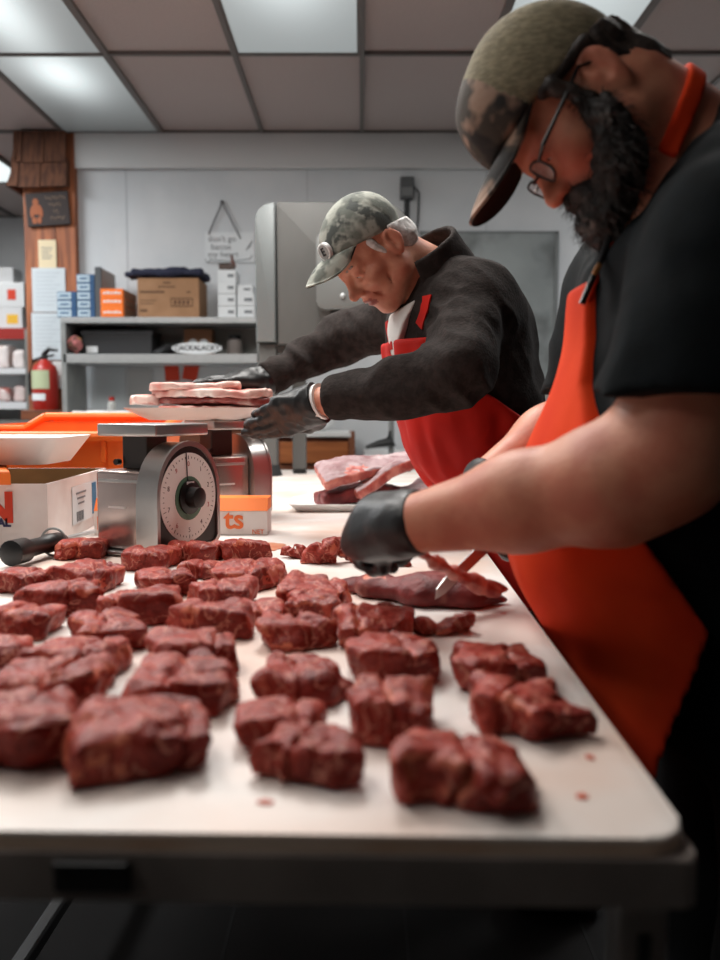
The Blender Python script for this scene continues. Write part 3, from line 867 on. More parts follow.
fin('cable', bm, m_dark, t, True)

m_splash = mat('splash_steel', (150, 156, 156), 0.5, 0.35, c2=(134, 140, 140), scale=2.0, c3=(70, 72, 72), scale3=3.6, lo3=0.48, hi3=0.78)
q0, q1 = at(419, 450, 5.6), at(559, 231, 5.6)
t = empty('splash_panel', ((q0.x + q1.x) / 2, 5.6, q0.z), 'stained sheet metal splash panel fixed to the wall between the two men', 'wall panel')
fin('sheet', bx(q0.x, q1.x, 5.606, 5.6175, q0.z, q1.z), m_splash, t)
bm = bmesh.new()
bx(q0.x, q0.x + 0.012, 5.601, 5.606, q0.z, q1.z, bm=bm); bx(q1.x - 0.022, q1.x, 5.601, 5.606, q0.z, q1.z, bm=bm); bx(q0.x, q1.x, 5.601, 5.606, q1.z - 0.012, q1.z, bm=bm)
fin('edge_strip', bm, mat('panel_edge', (120, 124, 124), 0.5, 0.4), t)
bm = bmesh.new()
for (u, v, w_, h_) in ((0.42, 0.57, 0.02, 0.03), (0.9, 0.55, 0.05, 0.02), (0.72, 0.58, 0.03, 0.012), (0.86, 0.66, 0.012, 0.02), (0.8, 0.5, 0.03, 0.012)):
    x, z = q0.x + (q1.x - q0.x) * u, q0.z + (q1.z - q0.z) * (v - 0.3)
    lathe(bm, [(1, 0), (1, 0.001)], facing((x, 5.6055, z), (0, -1, 0)) @ Matrix.Diagonal((w_ * 0.6, h_ * 0.6, 1, 1)), 10)
fin('stain', bm, mat('panel_stain', (150, 146, 132), 0.7), t)
q0, q1 = at(567, 322, 5.6), at(577, 302, 5.6)
o = fin('paper_notice', bx(q0.x, q1.x, 5.613, 5.618, q0.z, q1.z), m_paper)
tag(o, 'small white notice on the wall at the right of the splash panel', 'notice')
fin('print', bx(q0.x + 0.01, q1.x - 0.01, 5.611, 5.613, q1.z - 0.04, q1.z - 0.02), mat('notice_blue', (110, 130, 160), 0.8), o)

# ================================================================ counters behind the older man
a, b = at(278, 440, 4.95).x, at(351, 440, 4.95).x
Z = lambda y: at(320, y, 4.95).z
t = empty('drawer_cabinet', ((a + b) / 2, 5.2, 0), 'wooden drawer cabinet with a white top behind the table end', 'cabinet')
fin('carcass', bx(a, b + 0.02, 4.97, 5.5, 0, Z(437) - 0.001), m_dwood, t)
fin('cabinet_top', bx(a - 0.01, b + 0.0, 4.93, 5.52, Z(437), Z(432), bev=0.003), m_white, t)
d = fin('drawer', bx(a + 0.01, b - 0.015, 4.95, 4.97, Z(463), Z(441.5), bev=0.002), mat('drawer_orange', (176, 104, 56), 0.5, c2=(156, 88, 44), scale=6, stretch=(1, 1, 8)), t)
fin('side_post', bx(b - 0.012, b + 0.02, 4.935, 4.968, 0, Z(431)), mat('post_brown', (126, 74, 46), 0.6), t)
zt = Z(432) + 0.001
c = at(318, 425, 5.1)
fn = lambda P: ell(P, (c.x, 5.15, zt + 0.05), (0.085, 0.08, 0.06)) - 0.018 * vnoise(P, 20) - 0.008 * vnoise(P, 45)
o = sdf_obj('plastic_bag', fn, (c.x - 0.15, 5.0, zt - 0.05), (c.x + 0.15, 5.3, zt + 0.17), 0.008, mat('bag_clear', (216, 218, 218), 0.25))
o.location.z = zt + 0.001 - min(v.co.z for v in o.data.vertices)
tag(o, 'crumpled white plastic bag on the wooden drawer cabinet', 'bag')
c = at(388, 452, 4.9)
t = empty('tap', (c.x, 4.95, 0.93), 'black lever tap on a grey pipe behind the tray of meat slabs', 'tap')
zq = 0.965
bm = bmesh.new(); tube(bm, [(c.x + 0.02, 4.97, 0.931), (c.x + 0.02, 4.97, at(390, 418, 4.95).z)], 0.016, 10)
fin('pipe', bm, m_steel2, t, True)
bm = bmesh.new()
tube(bm, [(c.x - 0.12, 4.95, zq + 0.0), (c.x - 0.05, 4.95, zq + 0.02), (c.x + 0.02, 4.95, zq + 0.03), (c.x + 0.01, 4.95, zq + 0.09)], [0.01, 0.02, 0.035, 0.008], 10)
fin('lever', bm, m_black, t, True)
o = fin('sink_counter', bx(0.02, 1.3, 4.8, 5.6, 0, 0.929, bev=0.005), m_white)
tag(o, 'plain white sink counter along the wall behind the older man', 'counter')

# ================================================================ floor standing things end; band saw at the table end is built with the table
# ================================================================ the work table (turned 1.5 degrees from the room)
TZ = 0.90
C0 = gz(694, 839, TZ)
TA = math.atan(0.0256)
TM = Matrix.Translation((C0.x, C0.y, 0)) @ Matrix.Rotation(-TA, 4, 'Z')   # local: x to the right edge, y away from the camera
def T(u, v, z): return TM @ Vector((u, v, z))
m_board = mat('cutting_board', (232, 227, 222), 0.42, c2=(224, 211, 202), scale=7, c3=(222, 172, 144), scale3=3.3, lo3=0.48, hi3=0.85, bump=0.06, bscale=90)
m_bedge = mat('cutting_board_edge', (206, 176, 150), 0.5, c2=(220, 200, 180), scale=9)
m_tsteel = mat('table_steel', (152, 143, 137), 0.45, 0.3, c2=(134, 126, 121), scale=12)
m_stain = mat('meat_juice', (196, 112, 78), 0.3, c2=(208, 140, 108), scale=20)
BW, BL = 1.30, 3.50
def rrect(x0, x1, y0, y1, r, n=6):
    P = []
    for cx, cy, a0 in ((x1 - r, y0 + r, -PI / 2), (x1 - r, y1 - r, 0), (x0 + r, y1 - r, PI / 2), (x0 + r, y0 + r, PI)):
        for k in range(n + 1):
            a = a0 + PI / 2 * k / n
            P.append((cx + r * math.cos(a), cy + r * math.sin(a)))
    return P
def slab(poly, z0, z1, bev=0.0, M=None, mi_side=0):
    bm = bmesh.new()
    a = [bm.verts.new((p[0], p[1], z0)) for p in poly]; b = [bm.verts.new((p[0], p[1], z1)) for p in poly]
    bm.faces.new(a[::-1]); top = bm.faces.new(b)
    n = len(poly); side = []
    for i in range(n):
        f = bm.faces.new((a[i], a[(i + 1) % n], b[(i + 1) % n], b[i])); f.material_index = mi_side; side.append(f)
    if bev:
        bmesh.ops.bevel(bm, geom=list(top.edges), offset=bev, segments=3, profile=0.5, affect='EDGES')
    if M is not None: bm.transform(M)
    return bm
tb = empty('work_table', T(-0.65, 1.75, 0), 'long stainless steel work table under the white cutting board', 'table')
fin('tabletop', slab(rrect(-BW, 0.004, -0.004, BL + 0.02, 0.012), TZ - 0.044, TZ - 0.0125, 0.004, TM), m_tsteel, tb, True)
for (u, v) in ((-0.026, 0.03), (-BW + 0.06, 0.05), (-0.035, BL - 0.05), (-BW + 0.06, BL - 0.05)):
    bm = bmesh.new(); box(bm, T(u, v, (TZ - 0.051) / 2), (0.034, 0.034, TZ - 0.053), Matrix.Rotation(-TA, 4, 'Z'), 0.006)
    lg = fin('leg', bm, m_tsteel, tb)
    bm = bmesh.new(); box(bm, T(u - 0.0, v - 0.018, (TZ - 0.051) / 2), (0.008, 0.004, TZ - 0.09), Matrix.Rotation(-TA, 4, 'Z'))
    fin('groove', bm, m_dark, lg)
for u in (-BW + 0.06, -0.87):
    bm = bmesh.new(); box(bm, T(u, BL / 2, 0.14), (0.03, BL - 0.16, 0.03), Matrix.Rotation(-TA, 4, 'Z'), 0.005)
    fin('stretcher', bm, m_dark, tb)
hp = gz(108, 856, TZ - 0.03); hl = TM.inverted() @ hp
bm = bmesh.new(); box(bm, T(hl.x, -0.0055, TZ - 0.0265), (0.050, 0.004, 0.021), Matrix.Rotation(-TA, 4, 'Z'), 0.0015)
h = fin('latch', bm, m_dark, tb)
bm = bmesh.new(); box(bm, T(hl.x, -0.009, TZ - 0.017), (0.048, 0.006, 0.003), Matrix.Rotation(-TA, 4, 'Z'), 0.001)
fin('latch_lip', bm, m_dark, h)
cb = fin('cutting_board', slab(rrect(-BW + 0.005, 0, 0, BL, 0.03, 8), TZ - 0.012, TZ, 0.003, TM, 1), [m_board, m_bedge], None, True)
tag(cb, 'long white plastic cutting board covering the steel work table', 'cutting board')
def smear(px, py, wpx, hpx, seed, label, m=m_stain):
    c = gz(px, py, TZ); k = 900 / c.y
    r = random.Random(seed); poly = []
    hw = wpx / 2 / k; hd = abs(gz(px, py - hpx / 2, TZ).y - gz(px, py + hpx / 2, TZ).y) / 2
    n = 18
    for i in range(n):
        a = 2 * PI * i / n; q = r.uniform(0.75, 1.1)
        poly.append((hw * q * math.cos(a), hd * q * math.sin(a)))
    bm = slab(poly, TZ + 0.0002, TZ + 0.0012, 0, Matrix.Translation((c.x, c.y, 0)))
    tag(fin('juice_smear', bm, m), label, 'meat juice')
smear(268, 547, 36, 9, 1, 'orange meat juice smear on the board behind the middle chunks')
smear(265, 803, 18, 5, 2, 'small red meat drop in front of the foremost two part chunk', mat('meat_bit', (190, 80, 50), 0.4))
smear(582, 797, 13, 6, 3, 'small red meat drop near the right front corner of the board', MATS['meat_bit'])
smear(590, 758, 9, 5, 4, 'tiny red speck to the right of the front right chunk', MATS['meat_bit'])

# ================================================================ band saw standing at the far end of the table
SY = 3.66
Zs = lambda y: at(320, y, SY).z
Xs = lambda x: at(x, 300, SY).x
saw = empty('band_saw', (Xs(330), SY + 0.1, TZ), 'tall stainless band saw with rounded top standing at the table end', 'band saw')
def rr_poly(x0, x1, z0, z1, rl, rr, n=8):
    P = [(x0, z0), (x1, z0)]
    for k in range(n + 1):
        a = PI / 2 * k / n
        P.append((x1 - rr + rr * math.cos(a), z1 - rr + rr * math.sin(a)))
    for k in range(n + 1):
        a = PI / 2 + PI / 2 * k / n
        P.append((x0 + rl + rl * math.cos(a), z1 - rl + rl * math.sin(a)))
    return P
m_saw = mat('saw_steel', (90, 90, 88), 0.6, 0.2, c2=(82, 82, 80), scale=3, stretch=(1, 1, 0.4))
m_sawl = mat('saw_door_steel', (108, 113, 113), 0.45, 0.3)
bm = prism(bmesh.new(), rr_poly(Xs(277), Xs(409), Zs(344), Zs(202), 0.01, 0.11), SY, SY + 0.28, None, 0.006)
fin('upper_housing', bm, m_saw, saw, True)
bm = prism(bmesh.new(), rr_poly(Xs(256), Xs(276), Zs(342), Zs(203), 0.068, 0.004), SY - 0.012, SY + 0.28, None, 0.006)
fin('housing_door', bm, m_sawl, saw, True)
bm = bmesh.new()
bx(Xs(257), Xs(275.5), SY + 0.02, SY + 0.1, TZ + 0.03, Zs(343), 0.006, bm)
lg = fin('leg', bm, m_saw, saw)
bm = bmesh.new(); c = at(269, 470, SY - 0.02)
tube(bm, [(c.x, SY + 0.04, TZ + 0.001), (c.x, SY + 0.04, TZ + 0.045)], [0.05, 0.036], 16); fin('foot', bm, m_cap, lg, True)
bm = bmesh.new(); bx(Xs(289), Xs(303), SY + 0.14, SY + 0.2, TZ + 0.02, Zs(344), 0.005, bm)
lg = fin('leg', bm, m_saw, saw)
bm = bmesh.new(); tube(bm, [(Xs(296), SY + 0.17, TZ + 0.001), (Xs(296), SY + 0.17, TZ + 0.022)], 0.03, 14); fin('foot', bm, m_cap, lg, True)
bm = bmesh.new(); bx(Xs(274), Xs(290), SY + 0.05, SY + 0.17, Zs(352), Zs(344), 0.003, bm); fin('table_rail', bm, m_saw, saw)
def rr4(x0, x1, z0, z1, r, n=6): return [(p[0], p[1]) for p in rrect(x0, x1, z0, z1, r, n)]
bm = prism(bmesh.new(), rr4(Xs(317), Xs(405), Zs(311), Zs(236), 0.03), SY - 0.07, SY - 0.001, None, 0.006)
pn = fin('control_box', bm, mat('saw_box_steel', (104, 106, 104), 0.5, 0.3), saw, True)
bm = bmesh.new(); lathe(bm, [(0.011, 0), (0.010, 0.008), (0.004, 0.011)], facing((Xs(343), SY - 0.07, Zs(298)), (0, -1, 0)), 14)
fin('bolt', bm, m_steel, pn, True)
bm = prism(bmesh.new(), [(Xs(330), Zs(312)), (Xs(385), Zs(312)), (Xs(385), Zs(345)), (Xs(345), Zs(345))], SY - 0.05, SY - 0.001)
fin('blade_guide', bm, mat('guide_dark', (52, 52, 52), 0.5, 0.4), saw)

# ================================================================ portion scales
m_face = mat('dial_face', (238, 240, 238), 0.3)
m_green = mat('dial_green', (86, 128, 108), 0.4)
m_sst = mat('scale_steel', (196, 194, 192), 0.30, 0.9, c2=(184, 182, 180), scale=9)
m_sbody = mat('scale_body_steel', (206, 190, 184), 0.24, 0.85, c2=(192, 174, 168), scale=4)
def arch(w, h, n=20):
    """tall arch: straight lower sides, round top"""
    P = [(-w / 2 + 0.012, 0), (w / 2 - 0.012, 0), (w / 2, 0.012)]
    hs = h - w / 2 * 1.12
    for k in range(n + 1):
        a = PI * k / n
        P.append((w / 2 * math.cos(a), hs + (h - hs) * math.sin(a) ** 0.92))
    P.append((-w / 2, 0.012))
    return P
def make_scale(loc, rz, label):
    t = empty('portion_scale', loc, label, 'scale', 'portion scales on the table', rz)
    Wm = Matrix.Translation(Vector(loc)) @ Matrix.Rotation(rz, 4, 'Z')
    R90 = Matrix.Rotation(PI / 2, 4, 'Z')   # prism local x -> world y, local y -> -x
    def put(nm, bm, m, par=t, sm=False):
        bm.transform(Wm); return fin(nm, bm, m, par, sm)
    put('base_plate', bx(-0.112, 0.062, -0.088, 0.088, 0.004, 0.010, 0.002), m_sst)
    for sx_, sy_ in ((-0.098, -0.075), (-0.098, 0.075), (0.05, -0.075), (0.05, 0.075)):
        put('foot', tube(bmesh.new(), [(sx_, sy_, 0.0005), (sx_, sy_, 0.004)], 0.009), m_cap)
    b = put('body', bx(-0.104, 0.012, -0.070, 0.070, 0.0105, 0.158, 0.008, seg=3), m_sbody, t, True)
    put('panel_ridge', bx(-0.095, 0.0, -0.0725, -0.0705, 0.136, 0.142, 0.001), m_sst, b)
    put('name_plate', bx(-0.072, -0.030, -0.0715, -0.0705, 0.088, 0.092), mat('plate_mark', (214, 208, 206), 0.4), b)
    # dial housing: band + bezel + dark panel + dial
    A = arch(0.184, 0.200)
    put('dial_housing', prism(bmesh.new(), [(p[0], p[1] + 0.0105) for p in A], -0.058, -0.0125, R90, 0.0), m_sst, t, True)
    outer = [(p[0] * 1.02, p[1] * 1.012 + 0.0105) for p in A]; inner = [(p[0] * 0.93, (p[1] - 0.09) * 0.935 + 0.09 + 0.0105) for p in A]
    bm = bmesh.new(); n = len(A)
    o0 = [bm.verts.new(R90 @ Vector((p[0], -0.0575, p[1]))) for p in outer]; o1 = [bm.verts.new(R90 @ Vector((p[0], -0.063, p[1]))) for p in outer]
    i1 = [bm.verts.new(R90 @ Vector((p[0], -0.063, p[1]))) for p in inner]; i0 = [bm.verts.new(R90 @ Vector((p[0], -0.0575, p[1]))) for p in inner]
    for i in range(n):
        j = (i + 1) % n
        for q in ((o0[i], o0[j], o1[j], o1[i]), (o1[i], o1[j], i1[j], i1[i]), (i1[i], i1[j], i0[j], i0[i])): bm.faces.new(q)
    put('bezel', bm, m_sst, t, True)
    bm = prism(bmesh.new(), [(p[0] * 0.93, (p[1] - 0.09) * 0.935 + 0.1005) for p in A], -0.0595, -0.0582, R90)
    put('dial_panel', bm, m_black, t)
    zc = 0.108
    FX = Matrix.Translation((0.0597, 0, zc)) @ Matrix.Rotation(PI / 2, 4, 'Y')
    dl = put('dial', lathe(bmesh.new(), [(0.083, 0), (0.083, 0.001)], FX, 48), m_face)
    bm = bmesh.new()
    for k in range(50):
        a = 2 * PI * k / 50; L = 0.007 if k % 5 == 0 else 0.0035
        box(bm, (0.0609, 0.074 * math.sin(a), zc + 0.074 * math.cos(a)), (0.0006, 0.0010, L), Matrix.Rotation(-a, 4, 'X'))
    put('tick_marks', bm, m_ink, dl)
    for k in range(10):
        a = 2 * PI * k / 10
        M = Wm @ facing((0.0608, 0.062 * math.sin(a), zc + 0.062 * math.cos(a)), (1, 0, 0))
        text('numeral', str(k), 0.013, M, m_ink if k % 3 else m_red, dl, 0.0002)
    put('green_ring', lathe(bmesh.new(), [(0.041, 0), (0.041, 0.0012)], FX @ Matrix.Translation((0.002, 0, 0.001)), 32), m_green, dl)
    put('pointer', box(bmesh.new(), (0.0622, -0.006, zc + 0.045), (0.0008, 0.0022, 0.075), Matrix.Rotation(0.06, 4, 'X')), m_dark, dl)
    k = put('knob', lathe(bmesh.new(), [(0.032, 0), (0.032, 0.004), (0.020, 0.006), (0.019, 0.024), (0.012, 0.026)], FX @ Matrix.Translation((0, 0, 0.002)), 24), m_black, dl, True)
    put('knob_label', box(bmesh.new(), (0.0662, -0.002, zc + 0.0245), (0.0006, 0.022, 0.010)), m_paper, k)
    bm = bx(-0.072, -0.012, -0.030, 0.030, 0.1585, 0.2215, 0.003); put('stem', bm, mat('stem_dark_steel', (74, 70, 68), 0.35, 0.8))
    put('stem_knob', tube(bmesh.new(), [(-0.078, -0.031, 0.172), (-0.078, -0.042, 0.172)], 0.006), m_black)
    bm = bx(-0.090, 0.050, -0.078, 0.078, 0.222, 0.245, 0.004, seg=3); put('platform', bm, m_sst, t, True)
    return t
fs = gz(158, 552, TZ)
s1 = make_scale((at(157, 500, 1.70).x + 0.012, 1.70, TZ), math.radians(-27), 'nearer steel dial scale, its empty platform and white dial towards us')
s2 = make_scale((at(231, 470, 2.27).x, 2.27, TZ), math.radians(38), 'farther steel dial scale turned away, carrying the tray of chops')

# ================================================================ plastic tub, cardboard box and things on it
tY0, tY1 = 2.27, 2.66
tX0, tX1 = -1.17, at(152, 440, tY0).x
zf = at(100, 433, tY0).z; zb = at(100, 414, tY1).z
tub = empty('meat_tub', ((tX0 + tX1) / 2, (tY0 + tY1) / 2, TZ), 'large bright orange plastic tub behind the cardboard box', 'tub')
bm = bmesh.new(); tp = 0.025
def wall(a, b, za, zb_, th, inward):
    """one leaning tub wall from a to b (base) with its rim heights"""
    d = Vector(inward) * th
    base = [Vector((a[0], a[1], TZ + 0.001)), Vector((b[0], b[1], TZ + 0.001))]
    top = [Vector((a[2], a[3], za)), Vector((b[2], b[3], zb_))]
    v = [bm.verts.new(p) for p in (base[0], base[1], top[1], top[0])]
    w_ = [bm.verts.new(p + d) for p in (base[0], base[1], top[1], top[0])]
    bm.faces.new(v); bm.faces.new(w_[::-1])
    for i in range(4): bm.faces.new((v[i], w_[i], w_[(i + 1) % 4], v[(i + 1) % 4]))
bX0, bX1, bY0, bY1 = tX0 + tp, tX1 - tp, tY0 + tp, tY1 - tp
wall((bX0, bY0, tX0, tY0), (bX1, bY0, tX1, tY0), zf, zf, 0.006, (0, 1, 0))
wall((bX0, bY1, tX0, tY1), (bX1, bY1, tX1, tY1), zb - 0.035, zb, 0.006, (0, -1, 0))
wall((bX0, bY0, tX0, tY0), (bX0, bY1, tX0, tY1), zf, zb - 0.035, 0.006, (1, 0, 0))
wall((bX1, bY0, tX1, tY0), (bX1, bY1, tX1, tY1), zf, zb, 0.006, (-1, 0, 0))
bx(bX0, bX1, bY0, bY1, TZ + 0.001, TZ + 0.007, bm=bm)
fin('tub_body', bm, m_orange, tub)
bm = bmesh.new()
xa = at(46, 416, tY1).x
for (p, q, h_) in (((tX0, tY0 - 0.012, zf), (tX1, tY0 - 0.012, zf), 0.026), ((tX0, tY1, zb - 0.035), (xa - 0.06, tY1, zb - 0.035), 0.02), ((xa - 0.06, tY1, zb - 0.035), (xa, tY1, zb), 0.02), ((xa, tY1, zb), (tX1, tY1, zb), 0.02), ((tX1, tY0 - 0.012, zf), (tX1, tY1, zb), 0.024), ((tX0, tY0 - 0.012, zf), (tX0, tY1, zb - 0.035), 0.024)):
    tube(bm, [Vector(p) - Vector((0, 0, 0.008)), Vector(q) - Vector((0, 0, 0.008))], 0.013, 10)
fin('rim', bm, m_orange, tub, True)
bm = bmesh.new()
for px in (64, 103): 
    x = at(px, 448, tY0 - 0.004).x; bx(x - 0.007, x + 0.007, tY0 - 0.004, tY0 + 0.02, zf - 0.075, zf - 0.02, 0.004, bm)
fin('rib', bm, m_orange, tub)

kX1 = at(48, 520, 1.74).x; kX0 = -1.05; kY0, kY1 = 1.74, 2.22; kz = at(48, 484, 1.74).z
bxr = empty('cardboard_box', ((kX0 + kX1) / 2, (kY0 + kY1) / 2, TZ), 'open white printed cardboard box at the left edge of the table', 'box')
bm = bmesh.new()
sk = -0.020    # the box is turned slightly: its far end lies further left
def bw(x0, x1, y0, y1):
    P = [(x0 + sk * (y0 - kY0) / (kY1 - kY0), y0), (x1 + sk * (y0 - kY0) / (kY1 - kY0), y0), (x1 + sk * (y1 - kY0) / (kY1 - kY0), y1), (x0 + sk * (y1 - kY0) / (kY1 - kY0), y1)]
    return slab(P, TZ + 0.001, kz)
for nm, a in (('front_panel', (kX0, kX1, kY0, kY0 + 0.005)), ('back_panel', (kX0, kX1, kY1 - 0.005, kY1)), ('end_panel', (kX1 - 0.005, kX1, kY0 + 0.0055, kY1 - 0.0055)), ('end_panel', (kX0, kX0 + 0.005, kY0 + 0.0055, kY1 - 0.0055))):
    b2 = bw(*a)
    o = fin(nm, b2, [m_cardw, m_cardin], bxr)
    ctr = Vector(((kX0 + kX1) / 2, (kY0 + kY1) / 2, 1.0))
    for p in o.data.polygons:
        if p.normal.dot(ctr - p.center) > 0 and abs(p.normal.z) < 0.5: p.material_index = 1
bm = slab([(kX0 + 0.006, kY0 + 0.006), (kX1 - 0.006, kY0 + 0.006), (kX1 + sk - 0.006, kY1 - 0.006), (kX0 + sk + 0.006, kY1 - 0.006)], TZ + 0.0012, TZ + 0.006)
fin('bottom', bm, m_cardin, bxr)
Ff = lambda px, py: at(px, py, kY0 - 0.001)
text('lettering', 'N', 0.078, facing(Ff(-2, 509), (0, -1, 0)), m_redp, bxr, bold=0.004)
text('lettering', 'AL', 0.022, facing(Ff(4, 523), (0, -1, 0)), mat('print_navy', (44, 44, 84), 0.7), bxr, bold=0.001)
# shipping label on the end panel
nrm = Vector((1, -sk / (kY1 - kY0) * -1, 0)); nrm = Vector((kY1 - kY0, -sk, 0)).normalized()
def Ef(py, v):  # point on end panel: fraction v along depth
    y = kY0 + (kY1 - kY0) * v
    return Vector((kX1 + sk * v + 0.0012, y, py))
lab = facing(Ef(kz - 0.062, 0.58), nrm) @ Matrix.Scale(0.82, 4)
bm = box(bmesh.new(), (0, 0, 0), (0.27, 0.10, 0.0008)); bm.transform(lab); lb = fin('label', bm, m_paper, bxr)
bm = box(bmesh.new(), (0.085, 0.002, 0.001), (0.045, 0.088, 0.0008)); bm.transform(lab); fin('label_stripe', bm, mat('label_blue', (46, 118, 160), 0.6), lb)
bm = bmesh.new()
for i in range(8): box(bm, (-0.095 + i * 0.009, -0.032, 0.001), (0.004 if i % 3 else 0.006, 0.026, 0.0006))
for i in range(3): box(bm, (-0.05, 0.03 - i * 0.014, 0.001), (0.10 - 0.02 * i, 0.005, 0.0006))
bm.transform(lab); fin('label_print', bm, m_greyink, lb)

ln = fin('plastic_lid', slab([(-1.0, 1.70), (at(10.5, 470, 1.70).x, 1.70), (-0.83, 2.1), (-1.0, 2.1)], kz + 0.0015, kz + 0.030, 0.010), m_orange, None, True)  # orange lid laid on the box rim under the tray
tag(ln, 'orange plastic lid poking out under the empty white foam tray', 'board')
# white foam tray: tapered dish
fx1 = at(55, 441, 1.76).x
z0 = kz + 0.0335
def dish(x0, x1, y0, y1, z0, z1, inset, th=0.006, r=0.03):
    bm = bmesh.new()
    P0, P1 = rrect(x0 + inset, x1 - inset, y0 + inset, y1 - inset, r), rrect(x0, x1, y0, y1, r)
    Q0, Q1 = rrect(x0 + inset + th, x1 - inset - th, y0 + inset + th, y1 - inset - th, r), rrect(x0 + th, x1 - th, y0 + th, y1 - th, r)
    def ring(P, z): return [bm.verts.new((p[0], p[1], z)) for p in P]
    a, b, c, d = ring(P0, z0), ring(P1, z1), ring(Q1, z1), ring(Q0, z0 + th)
    n = len(P0)
    bm.faces.new(a[::-1]); bm.faces.new(d)
    for u, v in ((a, b), (b, c), (c, d)):
        for i in range(n): bm.faces.new((u[i], u[(i + 1) % n], v[(i + 1) % n], v[i]))
    return bm
m_foam = mat('foam_tray', (232, 234, 232), 0.6)
tag(fin('foam_tray', dish(-1.08, fx1, 1.76, 2.02, z0, at(30, 438, 1.76).z, 0.035), m_foam, None, True, 50), 'empty white foam tray lying on the cardboard box', 'tray')

# long flat food box behind the scale
nz1 = at(240, 497, 1.96).z; nzm = at(240, 511, 1.93).z
nx0, nx1 = at(94, 520, 1.93).x, at(267.5, 520, 1.93).x
nb = empty('food_box', ((nx0 + nx1) / 2, 1.98, TZ), 'long white box with an orange top behind the nearer scale', 'box')
bm = bx(nx0, nx1, 1.93, 2.015, TZ + 0.001, nzm, 0.001); fin('box_body', bm, m_cardw, nb)
bm = prism(bmesh.new(), [(1.9295, nzm + 0.0003), (2.0155, nzm + 0.0003), (2.0155, nzm + 0.012), (1.965, nzm + 0.025)], -nx1, -nx0, Matrix.Rotation(PI / 2, 4, 'Z'))
bm.free()
bm = bmesh.new()
pr = [(1.9295, nzm + 0.0003), (2.0155, nzm + 0.0003), (2.0155, nzm + 0.026), (1.950, nzm + 0.026)]
a = [bm.verts.new((nx0, p[0], p[1])) for p in pr]; b = [bm.verts.new((nx1, p[0], p[1])) for p in pr]
bm.faces.new(a); bm.faces.new(b[::-1])
for i in range(4): bm.faces.new((a[i], b[i], b[(i + 1) % 4], a[(i + 1) % 4]))
fin('box_lid', bm, m_obox, nb)
m_otext = mat('orange_ink', (226, 108, 50), 0.7)
text('lettering', 'ts', 0.060, facing(at(234, 520, 1.929), (0, -1, 0)), m_otext, nb, bold=0.0012)
text('lettering', 'n', 0.060, facing(at(103, 521, 1.929), (0, -1, 0)), m_otext, nb, bold=0.001)
text('lettering', 'NET', 0.014, facing(at(258, 532, 1.929), (0, -1, 0)), m_otext, nb)
# sharpening steel
A_, B_ = gz(10, 569, TZ), gz(64, 553, TZ)
d = (B_ - A_).normalized()
st = empty('sharpening_steel', (A_ + B_) / 2, 'sharpening steel with black handle and ring lying before the cardboard box', 'sharpening steel')
zc = TZ + 0.026
P = lambda k, z=0: Vector((A_.x, A_.y, zc + z)) + d * k
Ln = (B_ - A_).length
bm = tube(bmesh.new(), [P(0), P(0.004), P(Ln * 0.25), P(Ln * 0.3), P(Ln * 0.62), P(Ln * 0.66), P(Ln * 0.9), P(Ln)], [0.012, 0.0225, 0.022, 0.016, 0.015, 0.018, 0.016, 0.010], 18)
fin('handle', bm, m_black, st, True)
bm = bmesh.new(); rg = P(Ln * 0.80); x_, y_, _ = frame_to(d)
pts = [rg + (x_ * math.cos(a) + Vector((0, 0, 1)) * math.sin(a)) * 0.0255 for a in [2 * PI * k / 28 for k in range(29)]]
tube(bm, pts, 0.0022, 6); fin('ring', bm, m_steel2, st, True)
bm = tube(bmesh.new(), [P(Ln), P(Ln + 0.12)], [0.005, 0.004], 10); fin('rod', bm, m_steel, st, True)

# ================================================================ beef chunks
def beef_mat(name, light, dark, vein):
    m = mat(name, light, 0.44, c2=dark, scale=16, lo=0.36, hi=0.62, bump=0.5, bscale=150, spec=0.22, detail=6)
    nt = m.node_tree; N, L = nt.nodes, nt.links
    b = N['Principled BSDF']
    base = b.inputs['Base Color'].links[0].from_socket
    tc = N.new('ShaderNodeTexCoord')
    def ramp_noise(scale, detail, c0, c1, ridge):
        n = N.new('ShaderNodeTexNoise'); n.inputs['Scale'].default_value = scale; n.inputs['Detail'].default_value = detail
        n.inputs['Distortion'].default_value = 1.2
        L.new(tc.outputs['Object'], n.inputs['Vector'])
        v = n.outputs['Fac']
        if ridge:
            a = N.new('ShaderNodeMath'); a.operation = 'SUBTRACT'; a.inputs[1].default_value = 0.5; L.new(v, a.inputs[0])
            c = N.new('ShaderNodeMath'); c.operation = 'ABSOLUTE'; L.new(a.outputs[0], c.inputs[0]); v = c.outputs[0]
        mr = N.new('ShaderNodeMapRange'); mr.inputs[1].default_value = c0; mr.inputs[2].default_value = c1
        L.new(v, mr.inputs[0]); return mr.outputs[0]
    g = ramp_noise(210, 2, 0.35, 0.7, False)      # muscle grain
    m1 = N.new('ShaderNodeMix'); m1.data_type = 'RGBA'; m1.blend_type = 'MULTIPLY'
    m1.inputs[7].default_value = (0.52, 0.40, 0.40, 1)
    L.new(g, m1.inputs[0]); L.new(base, m1.inputs[6])
    v = ramp_noise(24, 3, 0.022, 0.004, True)     # thin marbling
    sc = N.new('ShaderNodeMath'); sc.operation = 'MULTIPLY'; sc.inputs[1].default_value = 0.55; L.new(v, sc.inputs[0])
    m2 = N.new('ShaderNodeMix'); m2.data_type = 'RGBA'
    m2.inputs[7].default_value = s2l(vein) + (1,)
    L.new(sc.outputs[0], m2.inputs[0]); L.new(m1.outputs[2], m2.inputs[6])
    L.new(m2.outputs[2], b.inputs['Base Color'])
    return m
m_meat = beef_mat('beef', (182, 74, 60), (128, 38, 29), (214, 144, 124))
